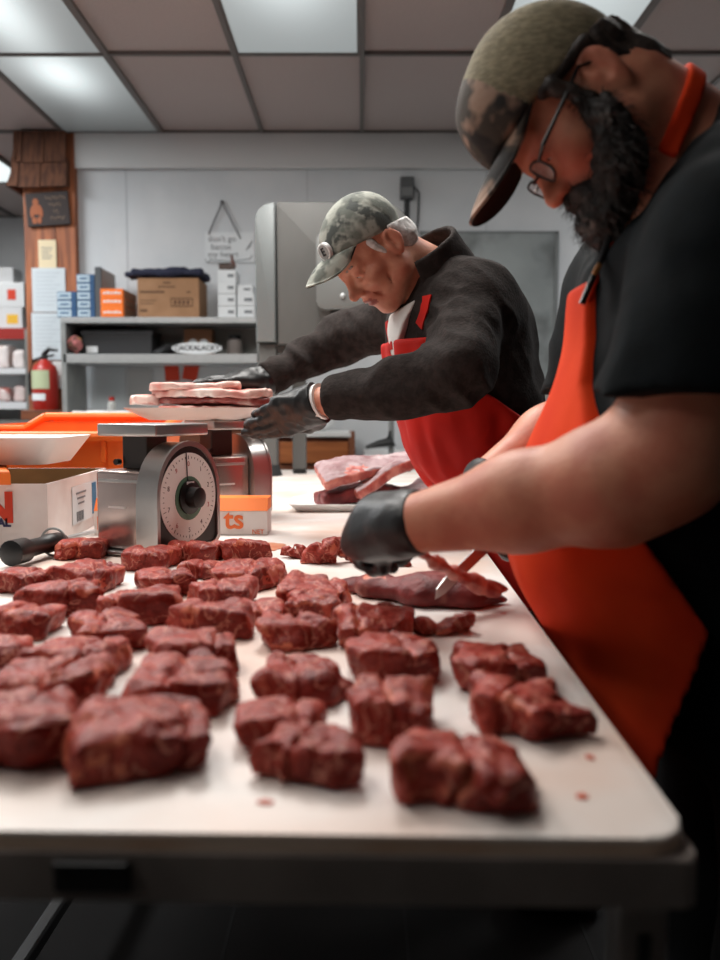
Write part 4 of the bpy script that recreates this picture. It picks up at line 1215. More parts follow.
m_fat = mat('beef_fat', (204, 112, 84), 0.42, c2=(170, 66, 50), scale=30, bump=0.3, bscale=120)
m_dmeat = mat('dark_beef', (122, 46, 44), 0.5, c2=(86, 28, 28), scale=26, c3=(164, 100, 88), scale3=18, lo3=0.58, hi3=0.8, bump=0.45, bscale=130, spec=0.25)
def chunk(box4, label, seed, dep=None, lobes=1, ht=None, yaw=None, grp='raw beef chunks on the board'):
    x0, x1, yt, yb = box4
    c = gz((x0 + x1) / 2, yb - 1, TZ)
    D = c.y; wd = (x1 - x0) * D / 900 * 0.97
    hh = ht or min(0.40 * wd, 0.05)
    if dep is None:
        dep = (CAMZ - TZ - hh) * 900 / max(yt - HZ, 30) - D
        dep = min(max(dep * 1.12, 0.5 * wd), 1.15 * wd)
    r = np.random.RandomState(seed)
    cy = D + dep / 2
    cx = ((x0 + x1) / 2 - 360) * cy / 900 if lobes == 1 else c.x
    cx = c.x * (1 + 0.35 * dep / D)
    parts = []
    if lobes == 1:
        parts.append((0, 0, wd * 0.5, dep * 0.5, hh, r.uniform(-0.25, 0.25)))
        if r.rand() < 0.75:
            parts.append((r.uniform(-0.22, 0.22) * wd, r.uniform(-0.12, 0.25) * dep, wd * 0.34, dep * 0.40, hh * r.uniform(1.0, 1.13), r.uniform(-0.6, 0.6)))
    else:
        parts.append((-wd * 0.22, dep * 0.10, wd * 0.28, dep * 0.40, hh * 1.04, r.uniform(-0.2, 0.2)))
        parts.append((wd * 0.17, -dep * 0.10, wd * 0.33, dep * 0.40, hh * 0.95, r.uniform(-0.35, 0.35)))
        parts.append((wd * 0.25, dep * 0.2, wd * 0.2, dep * 0.28, hh * 1.03, r.uniform(-0.5, 0.5)))
    rot = [(np.array([[math.cos(a), -math.sin(a), 0], [math.sin(a), math.cos(a), 0], [0, 0, 1]], dtype=np.float32)) for *_, a in parts]
    tilt = r.uniform(-0.30, 0.30, 2); sh = r.uniform(-1.6, 1.6, 2); gd = r.uniform(0, PI); so = r.uniform(0, 50)
    fold = r.uniform(-0.25, 0.25, 2); gy = r.uniform(-0.3, 0.3)
    def fn(P):
        Q = P.copy()
        Q[:, 0] += 0.011 * vnoise(P, 26, so) + 0.12 * (P[:, 2] - 0.02) * sh[0]; Q[:, 1] += 0.011 * vnoise(P, 26, so + 5) + 0.2 * (P[:, 2] - 0.02) * sh[1]
        d = None
        for (ox, oy, hx, hy, hz, a), R in zip(parts, rot):
            e = rbox(Q, (ox, oy, hz * 0.45), (hx, hy, hz * 0.55), min(0.0075, hx * 0.5, hy * 0.5, hz * 0.4), R)
            d = e if d is None else smin(d, e, 0.006)
        # grain grooves and torn folds
        gx = Q[:, 0] * math.cos(gd) + Q[:, 1] * math.sin(gd)
        d = d + 0.0010 * np.sin(gx * 420 + 4 * vnoise(P, 40, so)) * (0.4 + 0.6 * vnoise(P, 30, so + 9))
        d = d - 0.0034 * vnoise(P, 52, so + 1) - 0.0020 * vnoise(P, 125, so + 2)
        cr = np.abs((Q[:, 0] - fold[0] * wd) * math.cos(gy) + (Q[:, 1] - fold[1] * dep) * math.sin(gy) + 0.012 * vnoise(P, 30, so + 3))
        d = d + 0.0055 * np.exp(-(cr / 0.0030) ** 2)
        d = d + tilt[0] * P[:, 0] * 0.4 + tilt[1] * P[:, 1] * 0.4
        return smax(d, -P[:, 2] + 0.0005, 0.004)
    h = 0.0026 if D < 1.1 else 0.0032
    V, F = nets(fn, (-wd * 0.7, -dep * 0.75, -0.005), (wd * 0.7, dep * 0.75, hh * 1.5 + 0.01), h, pad=2.2)
    V = relax(V, F, 1)
    V[:, 2] -= V[:, 2].min()
    C_ = V[F].mean(1)
    # fat and silverskin along cut edges
    e1, e2 = V[F[:, 1]] - V[F[:, 0]], V[F[:, 3]] - V[F[:, 0]]
    nn = np.cross(e1, e2); nn /= np.linalg.norm(nn, axis=1)[:, None] + 1e-9
    fz = vnoise(C_.astype(np.float32), 34, so + 20)
    mi = ((np.abs(nn[:, 2] - 0.45) < 0.30) & (fz > 0.22)).astype(int)
    o = mesh_np('beef_chunk', V, F, [m_meat, m_fat], None, True, mi)
    o.location = (cx, cy, TZ + 0.0004)
    o.rotation_euler = (0, 0, yaw if yaw is not None else r.uniform(-0.12, 0.12))
    return tag(o, label, 'meat', grp)
CH = [
 ((62, 106, 529, 561), 'raw beef chunk lying against the left foot of the nearer scale', 1),
 ((62, 120, 553, 594), 'raw beef chunk just before the one beside the nearer scale foot', 1),
 ((-2, 52, 556, 596), 'raw beef chunk right under the black sharpening steel handle', 1),
 ((26, 95, 575, 617), 'flat raw beef chunk in front of the one under the sharpening steel', 1),
 ((102, 171, 583, 626), 'raw beef chunk alone on white board in front of the nearer scale', 1),
 ((125, 174, 538, 573), 'raw beef chunk touching the base of the nearer scale, left of its dial', 1),
 ((138, 192, 560, 598), 'raw beef chunk before the one at the base of the dial', 1),
 ((172, 220, 541, 566), 'raw beef chunk right below the dial of the nearer scale', 1),
 ((184, 224, 556, 582), 'small raw beef chunk directly in front of the one below the dial', 1),
 ((222, 271, 542, 562), 'raw beef chunk in front of the white and orange food box', 1),
 ((213, 273, 556, 594), 'dark raw beef chunk second from the white and orange food box', 1),
 ((192, 251, 580, 613), 'raw beef chunk third in the row running forward from the food box', 1),
 ((169, 250, 602, 639), 'broad raw beef chunk with a frayed right end, fourth from the food box', 1),
 ((-6, 63, 598, 642), 'pale topped raw beef chunk at the left edge, second from the sharpening steel', 1),
 ((72, 143, 604, 655), 'tall narrow raw beef chunk between the left row and the scale row', 1),
 ((-30, 26, 620, 671), 'raw beef chunk cut off by the left picture edge at mid height', 1),
 ((35, 119, 631, 687), 'rounded raw beef chunk with a smooth domed top in the left row', 1),
 ((150, 243, 633, 680), 'flat raw beef chunk tucked behind the larger dark one in the middle left', 1),
 ((132, 234, 657, 722), 'large dark raw beef chunk in the middle left with a leaning side', 1),
 ((-12, 98, 663, 722), 'wide raw beef chunk at the left edge, second nearest to us there', 1),
 ((-46, 69, 690, 776), 'big raw beef chunk at the left edge nearest to us', 1),
 ((76, 208, 700, 784), 'biggest raw beef chunk at the front left with a folded top', 1),
 ((283, 349, 580, 614), 'raw beef chunk touching the near end of the long dark muscle', 1),
 ((243, 284, 594, 625), 'small pale raw beef chunk in the centre behind the three in a row', 1),
 ((282, 338, 591, 623), 'raw beef chunk in the centre just before the one at the muscle end', 1),
 ((258, 333, 617, 652), 'raw beef chunk with a smooth grey top in the centre column', 1),
 ((260, 343, 650, 708), 'square cut raw beef chunk in the centre with a bright rear edge', 1),
 ((238, 325, 706, 757), 'raw beef chunk at the front centre lying behind the lobed foremost one', 1),
 ((248, 358, 732, 790), 'lobed foremost raw beef chunk at the front centre', 2),
 ((335, 408, 608, 652), 'grey topped raw beef chunk below the gloved hand of the bearded man', 1),
 ((347, 432, 632, 686), 'raw beef chunk with streaky silverskin on its top, right of centre', 1),
 ((343, 438, 671, 751), 'tall block shaped raw beef chunk at the front right of centre', 1),
 ((457, 544, 635, 697), 'raw beef chunk with a fat stripe, farthest of the three near the right edge', 1),
 ((477, 580, 663, 746), 'two lobed raw beef chunk in the middle of the three near the right edge', 2),
 ((408, 537, 735, 816), 'two lobed raw beef chunk nearest of the three at the right edge', 2),
]
for i, (b4, lab_, lb_) in enumerate(CH):
    chunk(b4, lab_, 100 + i * 3, lobes=lb_, ht=({20: 0.038, 21: 0.034, 31: 0.036}.get(i)))

# trimmings: twisted scraps
def scrap(box4, label, seed, m=m_meat, grp='beef trimmings'):
    x0, x1, yt, yb = box4
    c = gz((x0 + x1) / 2, yb - 1, TZ); D = c.y
    wd = (x1 - x0) * D / 900; hh = max((yb - yt) * D / 900 * 0.72, 0.014)
    r = np.random.RandomState(seed)
    segs = []
    for k in range(6):
        a = np.array([r.uniform(-0.42, 0.42) * wd, r.uniform(-0.2, 0.25) * wd, r.uniform(0.1, 0.75) * hh])
        b = a + np.array([r.uniform(-0.3, 0.3) * wd, r.uniform(-0.15, 0.15) * wd, r.uniform(-0.3, 0.2) * hh])
        b[0] = np.clip(b[0], -0.42 * wd, 0.42 * wd)
        b[2] = max(b[2], 0.004)
        segs.append((a, b, r.uniform(0.16, 0.3) * hh + 0.003, r.uniform(0.1, 0.28) * hh + 0.003))
    core = (wd * 0.34, wd * 0.22, hh * 0.42)
    so = seed * 1.7
    def fn(P):
        d = ell(P, (0, 0, hh * 0.35), core)
        for a, b, ra, rb in segs: d = smin(d, rcone(P, a, b, ra, rb), 0.006)
        d = d - 0.005 * vnoise(P, 60, so) - 0.003 * vnoise(P, 130, so + 1)
        return smax(d, -P[:, 2] + 0.0005, 0.003)
    V, F = nets(fn, (-wd * 0.8, -wd * 0.6, -0.004), (wd * 0.8, wd * 0.6, hh * 1.5), 0.0032, pad=2.2)
    V = relax(V, F, 1); V[:, 2] -= V[:, 2].min()
    C_ = V[F].mean(1).astype(np.float32)
    mi = (vnoise(C_, 40, so + 8) > 0.42).astype(int)
    o = mesh_np('beef_trimming', V, F, [m, m_fat], None, True, mi)
    o.location = (c.x * (1 + 0.2 * wd / D), D + wd * 0.22, TZ + 0.0004)
    return tag(o, label, 'meat', grp)
SCR = [((281, 309, 541, 560), 'leftmost beef scrap of the heap behind the board centre'),
       ((303, 338, 530, 566), 'middle beef scrap of the heap beside the gloved hand'),
       ((322, 352, 522, 556), 'highest beef scrap of the heap, leaning toward the gloved hand'),
       ((338, 368, 541, 564), 'beef scrap of the heap partly behind the black glove'),
       ((383, 411, 556, 568), 'small flat beef scrap just under the black glove'),
       ((411, 442, 614, 638), 'dark beef scrap left of the frayed trimming by the long muscle'),
       ((436, 472, 611, 636), 'frayed red beef trimming in front of the long dark muscle')]
for i, (b4, lab_) in enumerate(SCR): scrap(b4, lab_, 300 + i)

# long dark muscle being trimmed
LA, LB = gz(338, 588, TZ), gz(507, 606, TZ)
mid = gz(430, 608, TZ)
pts = [(LA.x, LA.y, TZ + 0.010), (gz(375, 596, TZ).x, gz(375, 597, TZ).y + 0.01, TZ + 0.018), (mid.x, mid.y + 0.035, TZ + 0.022), (gz(470, 608, TZ).x, gz(470, 609, TZ).y + 0.03, TZ + 0.020), (LB.x - 0.005, LB.y + 0.012, TZ + 0.008)]
rs = [0.010, 0.024, 0.036, 0.032, 0.010]
def fn(P):
    Q = P.copy(); Q[:, 2] = (Q[:, 2] - TZ - 0.012) * 1.6 + TZ + 0.018
    d = chain(Q, pts, rs, 0.03)
    d = d - 0.005 * vnoise(P, 26, 4) - 0.0025 * vnoise(P, 70, 5)
    return smax(d, -(P[:, 2] - TZ - 0.0008), 0.005)
V, F = nets(fn, (LA.x - 0.04, LB.y - 0.06, TZ), (LB.x + 0.04, LA.y + 0.08, TZ + 0.09), 0.0032, pad=2.0)
V = relax(V, F, 1)
C_ = V[F].mean(1).astype(np.float32)
mi = ((vnoise(C_ * np.array([0.5, 1, 1], np.float32), 46, 2) > 0.30) & (C_[:, 0] < gz(385, 596, TZ).x) ).astype(int)
o = mesh_np('beef_muscle', V, F, [m_dmeat, m_fat], None, True, mi)
tag(o, 'long dark beef muscle being trimmed under the bearded man\'s hands', 'meat')
# strip of sinew pulled up to the glove
k = 1.13
SP = [at(421, 553, 1.10), at(436, 563, 1.13), at(455, 573, 1.155), at(475, 583, 1.18), at(493, 593, 1.20), at(505, 601, 1.205)]
SP = [(p.x, p.y, max(p.z, TZ + 0.028)) for p in SP]
def fn(P):
    d = chain(P, SP, [0.006, 0.006, 0.007, 0.010, 0.009, 0.004], 0.012)
    return d - 0.003 * vnoise(P, 50, 6) - 0.003 * vnoise(P, 110, 7)
lo = np.min(SP, 0) - 0.03; hi = np.max(SP, 0) + 0.03
o = sdf_obj('sinew_strip', fn, lo, hi, 0.003, mat('sinew', (196, 120, 104), 0.4, c2=(150, 62, 56), scale=40, bump=0.2, bscale=90), it=1, pad=2.2)
tag(o, 'pale strip of fat and sinew pulled up from the long dark muscle', 'meat')

# ================================================================ tray of meat slabs
m_slab = mat('pale_meat', (168, 142, 144), 0.5, c2=(140, 104, 106), scale=22, c3=(192, 176, 176), scale3=14, lo3=0.5, hi3=0.7, bump=0.3, bscale=100)
m_slabc = mat('slab_cut_edge', (206, 128, 112), 0.45, c2=(166, 74, 66), scale=28, bump=0.3, bscale=90)
ty0 = gz(350, 513, TZ).y
tx0, tx1 = gz(303, 500, TZ).x - 0.02, gz(425, 500, TZ).x
tr = fin('foam_tray', dish(tx0, tx1, ty0, ty0 + 0.24, TZ + 0.0005, TZ + 0.022, 0.022), m_foam, None, True, 50)
tag(tr, 'white foam tray of meat slabs between the two men', 'tray')
def slabm(P3, w_, th, label, seed, mats, up=(0, 0, 1), name='meat_slab', grp=None):
    """thick meat slice along a centre line of points"""
    pts = [V3(p) for p in P3]
    f = Vector(P3[-1]) - Vector(P3[0]); R = axes(f, up); L = f.length
    c = (pts[0] + pts[-1]) / 2
    def fn(P):
        Q = (P - c) @ R
        W = w_ * (0.9 + 0.25 * np.sin(Q[:, 0] / L * 3 + seed))
        q = Q.copy(); q[:, 1] = q[:, 1] / (W / w_)
        q[:, 2] += 0.012 * np.sin(Q[:, 0] / L * 4.0 + seed * 2)
        d = rbox(q, (0, 0, 0), (L / 2, w_ / 2, th / 2), th * 0.28)
        return d - 0.006 * vnoise(P, 26, seed) - 0.0025 * vnoise(P, 90, seed + 1)
    e = L / 2 + w_
    V, F = nets(fn, c - e, c + e, 0.0042, pad=2.0)
    V = relax(V, F, 1)
    C_ = V[F].mean(1); Q = (C_ - c) @ R
    mi = (np.abs(Q[:, 2] + 0.012 * np.sin(Q[:, 0] / L * 4.0 + seed * 2)) < th * 0.40).astype(int)
    return tag(mesh_np(name, V, F, mats, None, True, mi), label, 'meat', grp)
SL = [m_slab, m_slabc]
g = 'meat slabs on the foam tray'
slabm([at(318, 495, 2.50), at(400, 494, 2.58)], 0.13, 0.040, 'dark lowest meat slab at the bottom of the tray pile', 2, [m_dmeat, m_dmeat], grp=g)
slabm([at(352, 491, 2.46), at(414, 464, 2.52)], 0.12, 0.032, 'meat slab with a marbled pink edge in the middle of the tray pile', 5, SL, grp=g)
slabm([at(320, 480, 2.50), at(421, 454, 2.56)], 0.12, 0.030, 'topmost pale meat slab slanting across the tray pile', 3, SL, up=(0, -0.35, 1), grp=g)
slabm([at(402, 488, 2.52), at(452, 486, 2.60)], 0.10, 0.030, 'grey pink meat slab lying to the right of the tray pile', 8, [m_slab, m_slab], grp=g)

# ================================================================ tray of chops on the farther scale
pz = TZ + 0.2455
cy = 2.25
px0, px1 = at(127, 410, cy).x, at(268, 410, cy).x
def oval_dish(cx, cy, a, b, z0, z1, th=0.004, n=44):
    bm = bmesh.new()
    def ring(s, z): return [bm.verts.new((cx + a * s * math.copysign(abs(math.cos(t)) ** 0.7, math.cos(t)), cy + b * s * math.copysign(abs(math.sin(t)) ** 0.7, math.sin(t)), z)) for t in [2 * PI * k / n for k in range(n)]]
    R = [ring(0.66, z0), ring(0.80, z0 + (z1 - z0) * 0.35), ring(0.99, z1 - 0.002), ring(1.0, z1), ring(0.975, z1), ring(0.78, z0 + (z1 - z0) * 0.35 + th), ring(0.64, z0 + th)]
    bm.faces.new(R[0][::-1]); bm.faces.new(R[-1])
    for u, v in zip(R, R[1:]):
        for i in range(n): bm.faces.new((u[i], u[(i + 1) % n], v[(i + 1) % n], v[i]))
    return bm
tr2 = fin('platter', oval_dish((px0 + px1) / 2, cy, (px1 - px0) / 2, 0.13, pz, pz + 0.030), m_white, None, True, 40)
tag(tr2, 'white platter of raw chops on the farther scale', 'platter')
m_chop = mat('chop', (212, 158, 146), 0.45, c2=(186, 108, 98), scale=18, c3=(228, 208, 198), scale3=14, lo3=0.52, hi3=0.66, bump=0.2, bscale=80)
m_chopd = mat('chop_dark', (150, 72, 64), 0.4, c2=(122, 50, 46), scale=18, c3=(214, 176, 164), scale3=16, lo3=0.56, hi3=0.7, bump=0.2, bscale=80)
m_rind = mat('chop_fat', (226, 204, 194), 0.5, c2=(214, 172, 160), scale=14, c3=(196, 104, 92), scale3=9, lo3=0.55, hi3=0.72)
def chop(x0p, x1p, ym, thp, yc, dy, label, seed, mats):
    a = at(x0p, ym, yc); b = at(x1p, ym, yc)
    th = thp * yc / 900; c = (np.array(a) + np.array(b)) / 2; hx = (b.x - a.x) / 2
    def fn(P):
        q = P - V3(c)
        t = np.arctan2(q[:, 1] / dy, q[:, 0] / hx)
        s = 1 + 0.08 * np.sin(2 * t + seed) + 0.05 * np.sin(3 * t + seed * 2)
        rr = np.sqrt((q[:, 0] / hx) ** 2 + (q[:, 1] / dy) ** 2) / s
        d2 = (rr - 1) * min(hx, dy) * 0.8
        dz = np.abs(q[:, 2] + 0.006 * vnoise(P, 14, seed)) - th / 2
        return smax(d2, dz, 0.004) - 0.003 * vnoise(P, 60, seed)
    V, F = nets(fn, c - [hx * 1.3, dy * 1.3, th * 1.5 + 0.01], c + [hx * 1.3, dy * 1.3, th * 1.5 + 0.01], 0.0042, pad=2.4)
    V = relax(V, F, 1)
    C_ = V[F].mean(1) - c
    t = np.arctan2(C_[:, 1] / dy, C_[:, 0] / hx); s = 1 + 0.08 * np.sin(2 * t + seed) + 0.05 * np.sin(3 * t + seed * 2)
    mi = ((np.sqrt((C_[:, 0] / hx) ** 2 + (C_[:, 1] / dy) ** 2) / s) > 0.93).astype(int)
    return tag(mesh_np('pork_chop', V, F, mats, None, True, mi), label, 'meat', 'raw chops on the platter')
chop(162, 258, 409.0, 9, cy, 0.082, 'lowest raw chop, lying directly in the white platter', 1, [m_chop, m_rind])
chop(166, 268, 401.2, 6.8, cy + 0.005, 0.08, 'dark raw chop, second from below in the platter', 2, [m_chopd, m_chopd])
chop(154, 271, 393.6, 7.4, cy, 0.085, 'raw chop in the middle of the pile with a pink fat edge', 3, [m_chop, m_rind])
chop(144, 243, 386, 7.0, cy + 0.005, 0.075, 'topmost pale raw chop under the black gloved fingers', 4, [m_chop, m_rind])
chop(131, 164, 400, 9, cy + 0.02, 0.05, 'small raw chop sticking out at the left of the platter', 5, [m_chop, m_rind])
# ================================================================ people
m_skin1 = mat('skin_tanned', (208, 150, 124), 0.5, c2=(194, 128, 104), scale=24, c3=(196, 112, 92), scale3=14, lo3=0.55, hi3=0.8, bump=0.15, bscale=140, sss=0.12, spec=0.35)
m_skin2 = mat('skin_ruddy', (208, 142, 114), 0.5, c2=(194, 120, 96), scale=22, c3=(192, 96, 78), scale3=10, lo3=0.56, hi3=0.85, bump=0.12, bscale=160, sss=0.12, spec=0.35)
m_lip = mat('lips', (150, 78, 68), 0.45)
m_eye = mat('eye_white', (186, 170, 160), 0.4)
m_iris = mat('iris', (50, 40, 34), 0.2)
m_lid = mat('brow_hair_grey', (150, 138, 128), 0.8)
m_glove = mat('nitrile_black', (22, 23, 24), 0.42, bump=0.25, bscale=70, spec=0.4)
m_fleece = mat('dark_fleece', (50, 44, 42), 0.95, c2=(40, 35, 33), scale=60, bump=0.5, bscale=170, spec=0.15)
m_tee = mat('black_tee', (14, 20, 23), 0.9, c2=(11, 16, 18), scale=30, bump=0.15, bscale=200, spec=0.15)
m_apron1 = mat('red_apron', (196, 32, 20), 0.7, c2=(176, 24, 16), scale=6, bump=0.12, bscale=30, spec=0.2)
m_apron2 = mat('orange_red_apron', (216, 66, 26), 0.8, c2=(204, 54, 22), scale=6, bump=0.1, bscale=30, spec=0.1)
m_white_t = mat('white_tee', (214, 212, 208), 0.85, bump=0.2, bscale=40)
m_trouser = mat('dark_trousers', (15, 16, 19), 0.9)
m_boot = mat('black_boot', (16, 15, 15), 0.5)
m_camo = mat('camo_cap', (150, 152, 142), 0.85, c2=(100, 104, 96), scale=26, lo=0.44, hi=0.56, detail=2, c3=(70, 74, 70), scale3=20, lo3=0.56, hi3=0.62, bump=0.2, bscale=160)
m_khaki = mat('khaki_mesh', (136, 126, 100), 0.9, c2=(112, 103, 80), scale=90, lo=0.42, hi=0.58, stretch=(1, 1, 3), bump=0.4, bscale=220)
m_dcamo = mat('dark_camo', (64, 56, 48), 0.85, c2=(34, 31, 29), scale=18, lo=0.47, hi=0.54, detail=2, c3=(150, 122, 104), scale3=14, lo3=0.54, hi3=0.60, bump=0.2, bscale=150)
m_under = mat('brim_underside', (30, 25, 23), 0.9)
m_whair = mat('white_hair', (222, 220, 218), 0.7, c2=(180, 176, 172), scale=70, stretch=(1, 1, 1), bump=0.5, bscale=120)
m_bhair = mat('dark_brown_hair', (58, 48, 42), 0.6, c2=(34, 28, 25), scale=60, bump=0.6, bscale=130)
m_beard = mat('dark_beard', (40, 34, 31), 0.65, c2=(24, 20, 18), scale=60, c3=(96, 88, 82), scale3=46, lo3=0.60, hi3=0.75, bump=0.6, bscale=140)
m_glassf = mat('glasses_frame', (14, 14, 15), 0.3)
m_lens = mat('glasses_lens', (190, 190, 190), 0.05, alpha=0.25, spec=0.6)

def head_frame(ear, theta, phi, s=1.0, roll=0.0):
    ct, st, cp, sp = math.cos(theta), math.sin(theta), math.cos(phi), math.sin(phi)
    f_ = Vector((-ct * cp, -ct * sp, -st)); u_ = Matrix.Rotation(roll, 3, f_) @ Vector((-st * cp, -st * sp, ct))
    R = axes(f_, u_)
    O = V3(ear) - R[:, 1] * 0.075 * s
    return O, R, s
def hw(fr, p):   # head local -> world
    O, R, s = fr
    return O + R @ (V3(p) * s)
def head_sdf(P, fr, heavy=0.0, old=0.0):
    O, R, s = fr
    Q = ((P - O) @ R) / s
    A = Q.copy(); A[:, 1] = np.abs(A[:, 1])
    d = ell(A, (-0.004, 0, 0.055), (0.097, 0.076, 0.088))
    d = smin(d, ell(A, (0.045, 0, -0.02), (0.055, 0.058 + heavy * 0.006, 0.076)), 0.03)
    d = smin(d, rcone(A, (0.012, 0.050 + heavy * 0.006, -0.052), (0.078, 0.016, -0.086), 0.022, 0.017), 0.03)
    d = smin(d, rcone(A, (0.012, 0.054 + heavy * 0.006, -0.05), (0.008, 0.058, 0.0), 0.018, 0.016), 0.02)
    d = smin(d, ell(A, (0.086, 0, -0.086), (0.017, 0.022, 0.017)), 0.02)
    d = smin(d, ell(A, (0.062, 0.043, -0.006), (0.026, 0.022, 0.018)), 0.02)
    d = smin(d, rcone(A, (0.090, 0.008, 0.037), (0.072, 0.045, 0.040), 0.010, 0.009), 0.016)
    d = smax(d, -ell(A, (0.103, 0.033, 0.019), (0.022, 0.019, 0.013)), 0.012)
    # nose
    d = smin(d, rcone(Q, (0.094, 0, 0.028), (0.114, 0, -0.006), 0.008, 0.010), 0.012)
    d = smin(d, ell(Q, (0.116, 0, -0.010), (0.014, 0.0135, 0.0125)), 0.008)
    d = smin(d, ell(A, (0.105, 0.0135, -0.014), (0.012, 0.008, 0.0095)), 0.006)
    d = smax(d, -ell(A, (0.111, 0.007, -0.0225), (0.006, 0.004, 0.004)), 0.003)
    # mouth
    d = smin(d, ell(A, (0.088, 0, -0.045), (0.020, 0.032, 0.022)), 0.016)
    d = smin(d, ell(A, (0.105, 0.006, -0.041), (0.008, 0.018, 0.0050)), 0.006)
    d = smin(d, ell(A, (0.103, 0, -0.0525), (0.008, 0.018, 0.006)), 0.006)
    d = smax(d, -rcone(A, (0.1145, 0, -0.0465), (0.098, 0.028, -0.049), 0.0022, 0.0018), 0.003)
    # lids
    d = smin(d, ell(A, (0.0785, 0.033, 0.0215), (0.0138, 0.0150, 0.0125)), 0.004)
    d = smax(d, -rcone(A, (0.0930, 0.022, 0.0155), (0.086, 0.046, 0.0165), 0.0026, 0.0022), 0.002)
    # ears
    c, sn = math.cos(0.22), math.sin(0.22)
    E = A - V3((-0.014, 0.079, 0.002))
    ex = E[:, 0] * c + E[:, 2] * sn; ez = -E[:, 0] * sn + E[:, 2] * c
    ey = E[:, 1] - 0.35 * np.maximum(-ex, 0)
    E2 = np.stack([ex, ey, ez], 1)
    wd = 0.019 + 0.10 * np.clip(ez, -0.03, 0.03)
    E3 = E2.copy(); E3[:, 0] *= 0.019 / wd
    ear = ell(E3, (0, 0, 0), (0.019, 0.0075, 0.034))
    ear = smax(ear, -ell(E3, (0.002, 0.0080, 0.006), (0.0130, 0.0090, 0.0240)), 0.003)
    ear = smin(ear, rcone(E3, (-0.004, 0.002, 0.018), (-0.005, 0.002, -0.012), 0.0035, 0.004), 0.004)
    ear = smin(ear, ell(E3, (0.011, 0.002, -0.002), (0.004, 0.004, 0.007)), 0.004)
    d = smin(d, ear, 0.007)
    if old:
        for a, b, r in (((0.098, 0.020, -0.018), (0.082, 0.036, -0.052), 0.0025), ((0.080, 0.030, -0.062), (0.072, 0.032, -0.085), 0.0025), ((0.074, 0.048, 0.012), (0.062, 0.055, -0.004), 0.0018),
                        ((0.060, 0.058, 0.022), (0.050, 0.064, 0.016), 0.0014), ((0.060, 0.058, 0.018), (0.052, 0.063, 0.008), 0.0014), ((0.045, 0.058, -0.03), (0.055, 0.048, -0.06), 0.0022), ((0.086, 0.024, 0.006), (0.078, 0.044, 0.008), 0.0018)):
            d = smax(d, -rcone(A, a, b, r, r), 0.005)
        d = d - 0.0012 * vnoise(Q.astype(np.float32), 60, 3)
    return d * s
def eyes(fr, parent):
    for sgn in (1, -1):
        c = hw(fr, (0.0780, 0.033 * sgn, 0.0200))
        bm = bmesh.new(); bmesh.ops.create_uvsphere(bm, u_segments=20, v_segments=14, radius=0.0122 * fr[2], matrix=Matrix.Translation(Vector(c)))
        e = fin('eye', bm, m_eye, parent, True)
        i = hw(fr, (0.0853, 0.032 * sgn, 0.0174))
        bm = bmesh.new(); bmesh.ops.create_uvsphere(bm, u_segments=14, v_segments=10, radius=0.0052 * fr[2], matrix=Matrix.Translation(Vector(i)))
        fin('iris', bm, m_iris, e, True)
def brim_mesh(fr, cx, ax_, by_, pl, L, droop, parent, m_top, m_bot, tilt=0.0, span=1.12, th=0.0035):
    """curved cap bill growing from the crown edge"""
    nS, nT = 28, 12
    top, bot = [], []
    for j in range(nT + 1):
        t = j / nT
        for i in range(nS + 1):
            a = -span + 2 * span * i / nS
            x0 = cx + ax_ * math.cos(a); y0 = by_ * math.sin(a)
            u = a / span
            reach = L * (1 - abs(u) ** 3.0) ** 0.6 if abs(u) < 1 else 0
            x = x0 + reach * t; y = y0 * (1 - 0.06 * t)
            z = pl(x0) + tilt * reach * t - droop * (u * u) * (t ** 0.8) * (reach / L) * 1.35 + 0.006 * math.sin(PI * min(t, 1) * 0.9) * (1 - u * u)
            top.append(hw(fr, (x, y, z))); bot.append(hw(fr, (x, y, z - th)))
    W = nS + 1; n = len(top)
    F, MI = [], []
    for j in range(nT):
        for i in range(nS):
            q = (j * W + i, j * W + i + 1, (j + 1) * W + i + 1, (j + 1) * W + i)
            F.append(q[::-1]); MI.append(0)
            F.append(tuple(k + n for k in q)); MI.append(1)
    for i in range(nS):
        for j in (0, nT):
            F.append((j * W + i, j * W + i + 1, j * W + i + 1 + n, j * W + i + n)); MI.append(0)
    return mesh_np('brim', top + bot, F, [m_top, m_bot], parent, True, MI)

